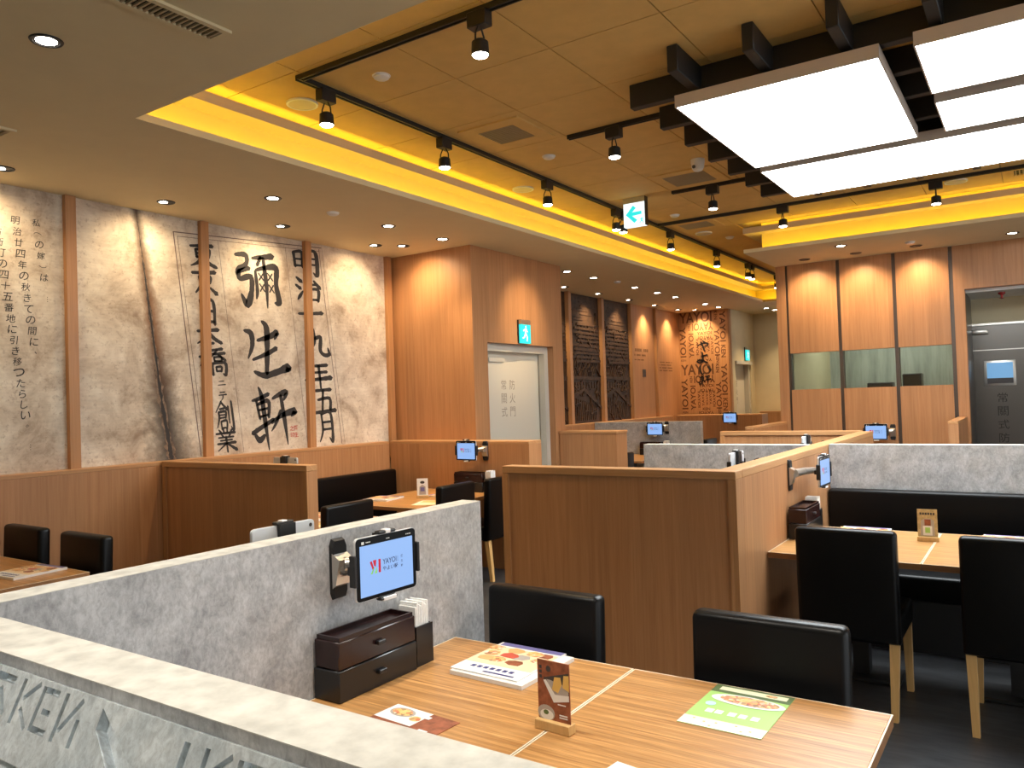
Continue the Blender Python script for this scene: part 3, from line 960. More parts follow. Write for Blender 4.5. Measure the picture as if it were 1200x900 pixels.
def gE(x, s, h=.061, w=.042):
    groove((x, s), (x, s + h))
    groove((x + .005, s + .004), (x + w, s + .004))
    groove((x + .014, s + h * .52), (x + w - .006, s + h * .52), .008)
    groove((x + .005, s + h - .004), (x + w, s + h - .004))
def gN(x, s, h=.064, w=.046):
    groove((x, s), (x, s + h))
    groove((x + .008, s + h * .76), (x + w - .003, s + .002), .008)
    groove((x + w, s + h * .42), (x + w, s + h))
gK(-1.284, .007)
gE(-1.224, .008)
gN(-1.161, .007)
gpoly([(-1.37, .008), (-1.31, .008), (-1.312, .020), (-1.37, .020)])
groove((-1.346, .028), (-1.312, .062))
gpoly([(-1.068, .010), (-1.067, .037), (-1.001, .085), (-1.07, .135), (-1.068, .160), (-.975, .098), (-.90, .098), (-.90, .074), (-.975, .058)])
groove((-.874, .014), (-.875, .060), .012)
gK(-.834, .013)
gE(-.772, .013)
gpoly([(-1.40, .115), (-1.20, .115), (-1.20, .14), (-1.40, .14)])
co = cut.build('cutter', CONCL, fl)
md = po.modifiers.new('cut', 'BOOLEAN')
md.object = co
md.operation = 'DIFFERENCE'
md.solver = 'EXACT'
md.use_self = True
dg = bpy.context.evaluated_depsgraph_get()
nm = bpy.data.meshes.new_from_object(po.evaluated_get(dg))
po.modifiers.clear()
po.data = nm
nm.name = 'lettered_plate'
bpy.data.objects.remove(co)

# ------------------------------------------------------------------ ceiling fittings
ORD = ['first', 'second', 'third', 'fourth', 'fifth', 'sixth', 'seventh', 'eighth', 'ninth', 'tenth']
def spot(parent, loc, aim, power, size=62, blend=.7, col=WARM, rad=.03):
    l = bpy.data.lights.new('lamp_light', 'SPOT')
    l.energy = power
    l.color = col
    l.spot_size = R(size)
    l.spot_blend = blend
    l.shadow_soft_size = rad
    o = bpy.data.objects.new('lamp_light', l)
    COL.objects.link(o)
    o.parent = parent
    o.location = loc
    o.rotation_euler = Vector(aim).to_track_quat('-Z', 'Y').to_euler()
    return o
def make_downlight(aimed):
    t = thing('recessed_downlight', 'x', 'downlight')
    MB().lathe([(.047, -.001), (.049, -.006), (.060, -.006), (.064, 0)], 28).build('trim_ring', BLACKM, t, True)
    MB().lathe([(0, -.0015), (.05, -.0015)], 28).build('reflector', BLACKM, t)
    if aimed == 'hidden':
        MB().lathe([(0, -.003), (.028, -.002)], 20).build('lamp_face', BRONZE, t)
    elif aimed:
        m = MB().lathe([(0, -.004), (.030, -.003)], 20)
        m.xf(Matrix.Translation((-.010, -.016, 0)))
        m.build('lamp_face', LAMPE, t)
    else:
        MB().lathe([(0, -.005), (.040, -.003)], 24).build('lamp_face', LAMPE, t)
    return t
DLP = {}
def downlight(x, y, label, aim=None, power=None, size=None, group='recessed downlights', z=LOW, lit=True, col=WARM, hide=False):
    k = 'hidden' if hide else aim is not None
    if k not in DLP:
        DLP[k] = t = make_downlight(k)
    else:
        t = copy_tree_nolight(DLP[k])
    t.location = (x, y, z)
    tag(t, label, 'downlight', group)
    if lit:
        spot(t, (0, 0, -.02), aim or (0, 0, -1), power or (P_WASH if k else P_DOWN), size or (80 if k else 85), 1.0, col=col)
    return t
def copy_tree_nolight(o, parent=None):
    c = o.copy()
    COL.objects.link(c)
    c.parent = parent
    for ch in list(o.children):
        if ch.type != 'LIGHT':
            copy_tree_nolight(ch, c)
    return c
for i, y in enumerate((1.2, 2.28, 3.37, 4.44, 5.56)):
    downlight(-5.26, y, 'dark-ringed downlight close to the mural wall, %s from the left' % ORD[i], (-.6, 0, -1), P_WASH * .62, 125, 'downlights washing the mural')
downlight(-5.08, 5.76, 'dark-ringed downlight in front of the timber closet face', (0, .6, -1), P_WASH * 1.05, 120)
for i, y in enumerate((3.80, 5.03, 5.77)):
    downlight(-4.60, y, 'bright downlight between the mural and the ceiling tray, %s from the left' % ORD[i], None, P_DOWN, 85, 'downlights left of the tray')
downlight(-3.32, 1.61, 'large bright downlight at the top left corner of the picture')
for i, y in enumerate((8.27, 8.96, 10.2, 10.98, 11.69, 13.02, 13.69)):
    downlight(-4.69, y, 'bright downlight in the row beyond the closet, %s from the closet' % ORD[i], None, P_DOWN * .8, 85, 'downlights beyond the closet')
for i, y in enumerate((9.4, 10.4, 11.44, 12.46, 13.5)):
    downlight(-5.37, y, 'dark-ringed downlight along the carved wall, %s from the closet' % ORD[i], (-.32, 0, -1), P_WASH * 1.5, 90, 'downlights along the carved wall')
downlight(-5.15, 13.78, 'dark-ringed downlight in front of the word panel', (0, .38, -1), P_WASH * 1.9, 100)
downlight(-4.10, 14.6, 'bright downlight in the niche, nearer the word panel')
downlight(-4.07, 15.05, 'bright downlight in the niche, nearer the beige rear wall')
for i, x in enumerate((-2.22, -1.66, -1.05)):
    downlight(x, 9.56, 'dark downlight above the kitchen panels, %s from the left' % ORD[i], (0, .46, -1), P_WASH * 1.0, 112, 'downlights above the kitchen panels', hide=True)
downlight(-1.70, 8.95, 'bright downlight under the kitchen bulkhead, above the middle panel')
downlight(-.16, 9.5, 'bright downlight above the steel kitchen door')
for i, (x, y) in enumerate(((-1.6, 1.35), (-.3, 1.5), (1.4, 1.5), (-1.4, -.6), (.6, -.6))):  # unseen lamps added to brighten the ledge, its plate and the near table
    downlight(x, y, 'added unseen downlight in the lower ceiling over the viewer, %s of five' % ORD[i], None, P_DOWN * 1.6, 100, 'added downlights over the viewer', col=NEUTRAL)

tmast = thing('track_spotlight', 'x', 'spotlight')
bx('adapter', BLACKM, tmast, -.03, .03, -.055, .055, -.095, -.02, .004, 1)
for s_ in (-1, 1):
    MB().tube((s_ * .012, 0, -.09), (s_ * .034, 0, -.13), .0045, n=8).tube((s_ * .034, 0, -.13), (s_ * .038, 0, -.185), .0045, n=8).build('yoke', BLACKM, tmast)
MB().lathe([(0, -.155), (.028, -.155), (.040, -.165), (.043, -.226), (.039, -.226)], 24).build('lamp_head', BLACKM, tmast, True)
MB().lathe([(.040, -.222), (.034, -.231), (0, -.233)], 24).build('lamp_face', LAMPE, tmast, True)
first = [True]
def track_spot(x, y, label, rz=0, aim=(0, 0, -1), power=None, size=75):
    if first[0]:
        t = tmast
        first[0] = False
    else:
        t = copy_tree_nolight(tmast)
    t.location = (x * US, y * US, UPC - .008)
    t.rotation_euler = (0, 0, rz)
    tag(t, label, 'spotlight', 'spotlights on the ceiling tracks')
    spot(t, (0, 0, -.25), Matrix.Rotation(-rz, 3, 'Z') @ Vector(aim), power or P_TRACK, size, 1.0)
def track(label, x0, x1, y0, y1):
    x0, x1, y0, y1 = x0 * US, x1 * US, y0 * US, y1 * US
    cx, cy = (x0 + x1) / 2, (y0 + y1) / 2
    t = thing('lighting_track', label, 'track', (cx, cy, UPC - .008), 0, 'black ceiling tracks')
    hx, hy = (x1 - x0) / 2, (y1 - y0) / 2
    along_x = hx > hy
    bx('rail', BLACKM, t, -hx, hx, -hy, hy, -.022, 0)
    if along_x:
        for s_ in (-1, 1):
            bx('rail_edge', BLACKM, t, -hx, hx, s_ * (hy - .004) - .004, s_ * (hy - .004) + .004, -.03, -.022)
    else:
        for s_ in (-1, 1):
            bx('rail_edge', BLACKM, t, s_ * (hx - .004) - .004, s_ * (hx - .004) + .004, -hy, hy, -.03, -.022)
TX = -3.49
track('long black track running along the left side of the tray', TX - .018, TX + .018, 3.082, 13.2)
track('black track across the near end of the tray', TX + .018, 2.0, 3.082, 3.118)
track('short black track end in front of the hanging light panels', -2.79, -1.9, 4.99, 5.026)
track('short black track end behind the ceiling camera', -2.80, -2.02, 6.98, 7.016)
track('long black track across the tray in front of the kitchen', TX + .018, 2.0, 8.222, 8.258)
AIMB = (-1.19, .1, -.80)
for i, (y, a) in enumerate(((3.30, None), (4.43, None), (5.86, None), (7.20, AIMB), (7.36, None), (8.62, None), (10.2, None), (11.55, None), (11.74, None), (13.08, None))):
    track_spot(TX, y, 'black spotlight on the long left track, %s from the left' % ORD[i], 0, a or (0, 0, -1), 75 if a else None, 46 if a else 75)
track_spot(-2.20, 3.10, 'black spotlight on the near cross track at the top edge', R(90), (-.1, -.2, -1))
track_spot(-2.42, 5.008, 'black spotlight on the short track left of the light panels', R(90))
track_spot(-2.41, 6.998, 'black spotlight on the short track behind the ceiling camera', R(90))
track_spot(-2.11, 8.24, 'black spotlight on the kitchen-side track, left one', R(90))
track_spot(-.72, 8.24, 'black spotlight on the kitchen-side track, right one', R(90))

def vent(label, x, y, z, wx, wy, n, along='y', border=.05):
    if z > LOW + .1:
        x, y, wx, wy = x * US, y * US, wx * US, wy * US
    t = thing('air_vent', label, 'vent', (x, y, z), 0, 'ceiling air vents')
    hx, hy = wx / 2, wy / 2
    bx('backing', GRILLD, t, -hx, hx, -hy, hy, -.003, -.001)
    f = MB()
    f.box(-hx - border, -hx, -hy - border, hy + border, -.012, 0)
    f.box(hx, hx + border, -hy - border, hy + border, -.012, 0)
    f.box(-hx, hx, -hy - border, -hy, -.012, 0)
    f.box(-hx, hx, hy, hy + border, -.012, 0)
    f.build('frame', TILEP if z > LOW + .1 else LOWP, t)
    sm = None
    for i in range(n):
        if along == 'y':
            c = -hy + (i + .5) * wy / n
            args = (-hx, hx, -.17 * wy / n, .17 * wy / n, -.012, -.003)
            loc = (0, c, 0)
        else:
            c = -hx + (i + .5) * wx / n
            args = (-.17 * wx / n, .17 * wx / n, -hy, hy, -.012, -.003)
            loc = (c, 0, 0)
        if sm is None:
            o = bx('slat', SLATM, t, *args)
            sm = o.data
        else:
            o = bpy.data.objects.new('slat', sm)
            COL.objects.link(o)
            o.parent = t
        o.location = loc
vent('long slatted air vent at the top left of the lower ceiling', -2.73, 1.60, LOW, .085, .78, 34, 'y', .025)
vent('small slatted air vent at the left edge of the picture', -4.58, 1.72, LOW, .12, .55, 22, 'y', .025)
vent('square air vent in the tray beside the left track', -3.11, 4.68, UPC - .008, .30, .30, 12, 'y', .10)
vent('square air vent in the tray behind the ceiling camera', -2.50, 6.67, UPC - .008, .38, .36, 12, 'y', .09)
vent('square air vent beyond the green exit sign', -3.15, 8.57, UPC - .008, .34, .30, 10, 'y', .08)
vent('small air vent at the right edge above the kitchen track', 0.02, 8.47, UPC - .008, .26, .20, 9, 'x', .03)
def round_thing(name, label, cat, x, y, z, r, h, mat, group, dark=False):
    if z > LOW + .1:
        x, y = x * US, y * US
    t = thing(name, label, cat, (x, y, z), 0, group)
    if dark:
        MB().lathe([(r, 0), (r, -h), (r * .86, -h)], 30).build('rim', WHITEP, t, True)
        MB().lathe([(r * .86, -h + .002), (0, -h - .004)], 30).build('grille', GRILLE, t, True)
    else:
        MB().lathe([(r, 0), (r * .96, -h * .7), (r * .7, -h), (0, -h)], 26).build('cover', mat, t, True)
        MB().lathe([(r * 1.15, 0), (r * 1.15, -.004), (r * .9, -.005)], 26).build('base_ring', mat, t, True)
    return t
for x, y, l in ((-3.80, 3.39, 'round ceiling speaker beside the nearest track spotlight'), (-3.83, 6.0, 'round ceiling speaker beside the third track spotlight'),
                (-.57, 8.46, 'round ceiling speaker above the kitchen-side cove'), (-3.25, 9.07, 'round ceiling speaker far along the tray')):
    round_thing('ceiling_speaker', l, 'speaker', x, y, UPC - .008, .095, .012, WHITEP, 'ceiling speakers', True)
for x, y, z, l in ((-3.12, 3.39, UPC - .008, 'white ceiling detector near the near corner of the tracks'), (-3.15, 5.33, UPC - .008, 'white ceiling detector behind the square vent'),
                   (-3.16, 7.95, UPC - .008, 'white ceiling detector beside the exit sign'), (-3.09, 9.54, UPC - .008, 'white ceiling detector far along the tray'),
                   (-4.60, 4.39, LOW, 'pale ceiling detector between the mural downlights'), (-4.62, 9.5, LOW, 'pale ceiling detector in the row beyond the closet'),
                   (-1.07, 9.25, LOW, 'pale ceiling detector above the third kitchen panel')):
    round_thing('ceiling_detector', l, 'detector', x, y, z, .045, .022, WHITEP, 'ceiling detectors')
t = thing('dome_camera', 'white dome security camera left of the light panels', 'camera', (-2.25 * US, 6.20 * US, UPC - .008))
MB().lathe([(.055, 0), (.055, -.03), (.048, -.04)], 24).build('base', WHITEP, t, True)
MB().lathe([(.052, -.03), (.05, -.06), (.035, -.088), (0, -.1)], 24).build('dome', WHITEP, t, True)
MB().tube((-.012, -.036, -.06), (-.018, -.050, -.066), .014, n=14).build('lens', DARKP, t)

# black lattice and hanging light panels
la = thing('ceiling_lattice', 'black beam lattice holding the bright hanging light panels', 'lattice', (-.7, 5.8 * US, UPC))
for y in (4.47, 4.93, 5.37, 5.85, 6.31, 6.77, 7.22):
    bx('cross_beam', BEAMM, la, -2.03 * US + .7, 1.8, (y - 5.8) * US - .03, (y - 5.8) * US + .03, -.15, -.008, .004, 1)
for x in (-1.60, -1.185, -.77, -.35, .07, .5):
    bx('long_beam', BEAMM, la, x * US + .7 - .03, x * US + .7 + .03, -1.73 * US, 1.72 * US, -.15, -.008, .004, 1)
def light_panel(label, x0, x1, y0, y1, z0=3.1775, z1=3.247):
    x0, x1, y0, y1 = x0 * .972, x1 * .972, y0 * .972, y1 * .972
    t = thing('light_panel', label, 'ceiling light', ((x0 + x1) / 2, (y0 + y1) / 2, z0), 0, 'hanging light panels')
    hx, hy = (x1 - x0) / 2, (y1 - y0) / 2
    f = MB()
    f.box(-hx, hx, -hy, -hy + .008, 0, z1 - z0)
    f.box(-hx, hx, hy - .008, hy, 0, z1 - z0)
    f.box(-hx, -hx + .008, -hy + .008, hy - .008, 0, z1 - z0)
    f.box(hx - .008, hx, -hy + .008, hy - .008, 0, z1 - z0)
    f.box(-hx + .008, hx - .008, -hy + .008, hy - .008, z1 - z0 - .008, z1 - z0)
    f.build('housing', PANELF, t)
    bx('diffuser', PANELE, t, -hx + .008, hx - .008, -hy + .008, hy - .008, .002, .012)
    for (a, b) in ((-hx * .7, -hy * .7), (hx * .7, -hy * .7), (-hx * .7, hy * .7), (hx * .7, hy * .7)):
        MB().tube((a, b, z1 - z0), (a, b, UPC - .15 - z0 + .01), .006, n=8).build('hanger', BLACKM, t)
light_panel('large square light panel, the nearest to the left', -1.70, -.605, 4.34, 5.90)
light_panel('light panel cut by the top right corner of the picture', -.446, .65, 4.31, 5.085)
light_panel('narrow light panel between two others at the right edge', -.446, .65, 5.256, 5.885)
light_panel('long light panel nearest the kitchen front', -1.70, .65, 6.04, 7.01)

# exit signs
def man(mb, o, ux, uz, s):
    o, ux, uz = Vector(o), Vector(ux), Vector(uz)
    n = ux.cross(uz) * -.0015
    def q(pts):
        mb.poly([tuple(o + ux * a * s + uz * b * s) for a, b in pts], n)
    q([(.02 + .07 * math.cos(k * math.pi / 4), .40 + .07 * math.sin(k * math.pi / 4)) for k in range(8)])
    q([(-.10, .30), (.08, .32), (.05, .02), (-.10, .0)])
    q([(.05, .30), (.22, .14), (.17, .09), (.03, .2)])
    q([(-.08, .30), (-.28, .20), (-.25, .13), (-.07, .2)])
    q([(-.10, .04), (.05, .04), (.20, -.18), (.14, -.42), (.06, -.40), (.10, -.18), (-.04, -.06)])
    q([(-.10, .02), (.0, .0), (-.14, -.24), (-.34, -.28), (-.34, -.2), (-.2, -.17)])
t = thing('exit_sign', 'hanging exit sign with a green left-pointing arrow', 'sign', (-3.185 * US, 7.005 * US, UPC - .008))
bx('bracket', SILVER, t, -.11, .11, -.035, .035, -.05, 0)
bx('light_box', SIGNW, t, -.108, .108, -.03, .03, -.27, -.05)
bx('edge_frame', BLACKM, t, .108, .113, -.033, .033, -.27, 0)
mb = MB()
mb.poly([(a, -.0305, b) for a, b in ((-.085, -.155), (-.01, -.075), (.02, -.10), (-.02, -.138), (.075, -.135), (.075, -.165), (-.02, -.172), (.03, -.215), (.0, -.24))], (0, -.002, 0))
mb.build('arrow', CYAN, t)
mb = MB()
man(mb, (.075, -.0308, -.225), (1, 0, 0), (0, 0, 1), .07)
mb.build('pictogram', CYAN, t)
def wall_exit(label, x, y, z):
    t = thing('exit_sign', label, 'sign', (x, y, z))
    bx('back_plate', BLACKM, t, 0, .02, -.098, .098, -.0, .25)
    bx('light_box', CYAN, t, .02, .045, -.095, .095, 0, .2)
    bx('top_cover', SILVER, t, .02, .047, -.095, .095, .2, .25)
    mb = MB()
    man(mb, (.0455, 0, .1), (0, 1, 0), (0, 0, 1), .19)
    mb.build('pictogram', SIGNW, t)
wall_exit('green running-man exit sign above the fire door', BXF, 7.05, 2.15)
wall_exit('green running-man exit sign above the niche service door', -4.64, 15.02, 2.16)

# ------------------------------------------------------------------ furniture
ch0 = thing('dining_chair', 'x', 'chair')
CW = .455
b = MB().box(-CW / 2, CW / 2, -.245, -.172, .34, .88, .022, 3)
b.v = [(x, y - (z - .34) * .035 + .02 * (z < .36), z) for x, y, z in b.v]
b.build('backrest', LEATHER, ch0, True)
bx('seat', LEATHER, ch0, -CW / 2 + .005, CW / 2 - .005, -.175, .25, .345, .47, .022, 3)
def leg(x0, y0, x1, y1):
    return MB().prism([(x1 + a * .015, y1 + c * .015, 0) for a, c in ((-1, -1), (1, -1), (1, 1), (-1, 1))],
                      [(x0 + a * .021, y0 + c * .021, .352) for a, c in ((-1, -1), (1, -1), (1, 1), (-1, 1))]).build('leg', LEGW, ch0)
leg(-.195, .215, -.20, .215)
leg(.195, .215, .20, .215)
leg(-.198, -.205, -.19, -.235)
leg(.198, -.205, .19, -.235)
cfirst = [True]
def chair(x, y, rz, label, group):
    c = ch0 if cfirst[0] else copy_tree(ch0)
    cfirst[0] = False
    c.location = (x, y, 0)
    c.rotation_euler = (0, 0, rz)
    tag(c, label, 'chair', group)
    return c
chair(-1.475, 2.135, R(180), 'black leather chair behind the magazines on the near table', 'chairs at the near table')
chair(-.695, 2.135, R(180), 'black leather chair behind the green menu sheet', 'chairs at the near table')
chair(-.80, 4.245, 0, 'black leather chair seen from behind, next to the long oak partition', 'chairs at the right-hand table')
chair(-.095, 4.245, 0, 'black leather chair seen from behind at the right edge of the picture', 'chairs at the right-hand table')
chair(-4.47, 2.10, R(180), 'black leather chair at the left table, standing free of the frame edge', 'chairs at the left table')
chair(-5.16, 2.10, R(180), 'black leather chair at the left table, cut by the frame edge', 'chairs at the left table')
chair(-4.22, 3.87, R(90), 'black leather chair nearest the oak partition in the mural booth', 'chairs in the mural booth')
chair(-4.22, 5.08, R(90), 'black leather chair in the middle of the mural booth', 'chairs in the mural booth')
chair(-4.18, 5.68, R(90), 'black leather chair of the mural booth half hidden by the framed partition', 'chairs in the mural booth')
chair(-4.32, 8.42, R(90), 'distant black chair beyond the short oak low wall', 'chairs in the far booth')
chair(-4.32, 11.35, R(90), 'distant black chair beyond the far concrete partition, nearer one', 'chairs in the farthest booth')
chair(-4.32, 12.35, R(90), 'distant black chair beyond the far concrete partition, farther one', 'chairs in the farthest booth')

def table(x0, x1, y0, y1, label, group=None, z=TZ):
    t = thing('dining_table', label, 'table', ((x0 + x1) / 2, (y0 + y1) / 2, 0), 0, group)
    hx, hy = (x1 - x0) / 2, (y1 - y0) / 2
    bx('table_top', TABLE, t, -hx + .004, hx - .004, -hy + .004, hy - .004, z - .03, z, .0015, 1)
    for nm_, mt_x, za, zb in (('edge_band', TABSIDE, z - .03, z - .002), ('edge_line', TABEDGE, z - .002, z - .0003)):
        e = MB()
        e.box(-hx, hx, -hy, -hy + .004, za, zb)
        e.box(-hx, hx, hy - .004, hy, za, zb)
        e.box(-hx, -hx + .004, -hy + .004, hy - .004, za, zb)
        e.box(hx - .004, hx, -hy + .004, hy - .004, za, zb)
        e.build(nm_, mt_x, t)
    bx('pedestal', BLACKM, t, -.04, .04, -.04, .04, .02, z - .03)
    fx, fy = (.2, .12) if hx >= hy or hx < .4 else (.08, .2)
    bx('foot_plate', BLACKM, t, -fx, fx, -fy, fy, 0, .02, .004, 1)
table(-1.755, -1.063, 1.30, 2.205, 'near wooden table half carrying the magazines and the menu stand', 'near tables')
table(-1.060, -.340, 1.30, 2.205, 'near wooden table half carrying the green menu sheet', 'near tables')
table(-1.205, -.492, 4.14, 5.05, 'wooden table half against the long oak partition', 'right-hand tables')
table(-.489, .235, 4.14, 5.05, 'wooden table half at the right edge of the picture', 'right-hand tables')
table(-5.48, -4.20, 1.30, 2.20, 'wooden table at the left edge with a magazine on it')
table(-4.98, -4.09, 4.74, 5.90, 'wooden table in the mural booth carrying the lacquer drawer box')
table(-4.98, -4.12, 3.56, 4.30, 'small wooden table in the mural booth behind the oak partition')
table(-5.0, -4.25, 9.25, 10.33, 'distant wooden table in front of the far concrete partition')

def bench(label, x0, x1, y0, y1, side, top=.89):
    """side: which wall the back leans on"""
    t = thing('bench_seat', label, 'bench', ((x0 + x1) / 2, (y0 + y1) / 2, 0))
    hx, hy = (x1 - x0) / 2, (y1 - y0) / 2
    if side == '-x':
        bx('backrest', LEATHER, t, -hx, -hx + .09, -hy, hy, .44, top, .025, 3)
        bx('seat', LEATHER, t, -hx + .0905, hx, -hy, hy, .30, .45, .025, 3)
    else:
        bx('backrest', LEATHER, t, -hx, hx, hy - .09, hy, .44, top, .025, 3)
        bx('seat', LEATHER, t, -hx, hx, -hy, hy - .0905, .30, .45, .025, 3)
    bx('plinth', BLACKM, t, -hx + .03, hx - .03, -hy + .03, hy - .03, 0, .30)
bench('long black leather bench below the calligraphy mural', -5.495, -4.97, 3.60, 5.93, '-x', .895)
bench('long black leather bench in front of the right concrete partition', -1.205, 1.5, 5.09, 5.655, '+y', .885)
bench('distant black bench below the carved panels', -5.495, -5.02, 8.3, 10.3, '-x')

# cutlery drawer boxes and napkin holders, facing +x locally, long side along y
def cutlery_box(x, y, rz, label, z=TZ):
    t = thing('cutlery_box', label, 'drawer box', (x, y, z + .0005), rz, 'lacquer cutlery boxes')
    lo = bx('lower_drawer', LAQK, t, -.052, .052, -.165, .165, 0, .088, .003, 1)
    MB().box(.052, .066, -.016, .016, .040, .052, .002, 1).build('knob', BLACKM, lo)
    hi = bx('upper_drawer', LAQR, t, -.050, .050, -.162, .162, .090, .168, .003, 1)
    MB().box(.050, .064, -.016, .016, .125, .137, .002, 1).build('knob', BLACKM, hi)
    f = MB()
    f.box(-.046, .046, -.155, -.149, .168, .180)
    f.box(-.046, .046, .149, .155, .168, .180)
    f.box(-.046, -.040, -.149, .149, .168, .180)
    f.box(.040, .046, -.149, .149, .168, .180)
    f.build('tray_rim', LAQR, t)
def napkin_holder(x, y, rz, label, z=TZ):
    t = thing('napkin_holder', label, 'napkin holder', (x, y, z + .0005), rz, 'napkin holders')
    f = MB()
    f.box(-.045, .045, -.04, .04, 0, .006)
    f.box(-.045, -.040, -.04, .04, .006, .125)
    f.box(.040, .045, -.04, .04, .006, .125)
    f.box(-.040, .040, -.04, -.035, .006, .125)
    f.box(-.040, .040, .035, .04, .006, .125)
    f.build('holder', LAQK, t)
    n = MB()
    for i in range(8):
        a = -.032 + i * .008
        n.box(-.036, .036, a, a + .006, .008, .185 + .006 * ((i * 5) % 3))
    n.build('napkins', NAPK, t)
cutlery_box(-1.704, 1.715, 0, 'two-drawer lacquer cutlery box below the large tablet')
napkin_holder(-1.706, 1.93, 0, 'black napkin holder beside the near cutlery box')
cutlery_box(-1.148, 4.70, 0, 'two-drawer lacquer cutlery box on the right-hand table')
napkin_holder(-1.15, 4.91, 0, 'black napkin holder on the right-hand table')
cutlery_box(-4.40, 5.83, R(-90), 'two-drawer lacquer cutlery box in the mural booth')
napkin_holder(-4.185, 5.84, R(-90), 'napkin holder in the mural booth')
cutlery_box(-4.55, 10.27, R(-90), 'distant cutlery box in front of the far concrete partition')
napkin_holder(-4.33, 10.275, R(-90), 'distant napkin holder in front of the far concrete partition')

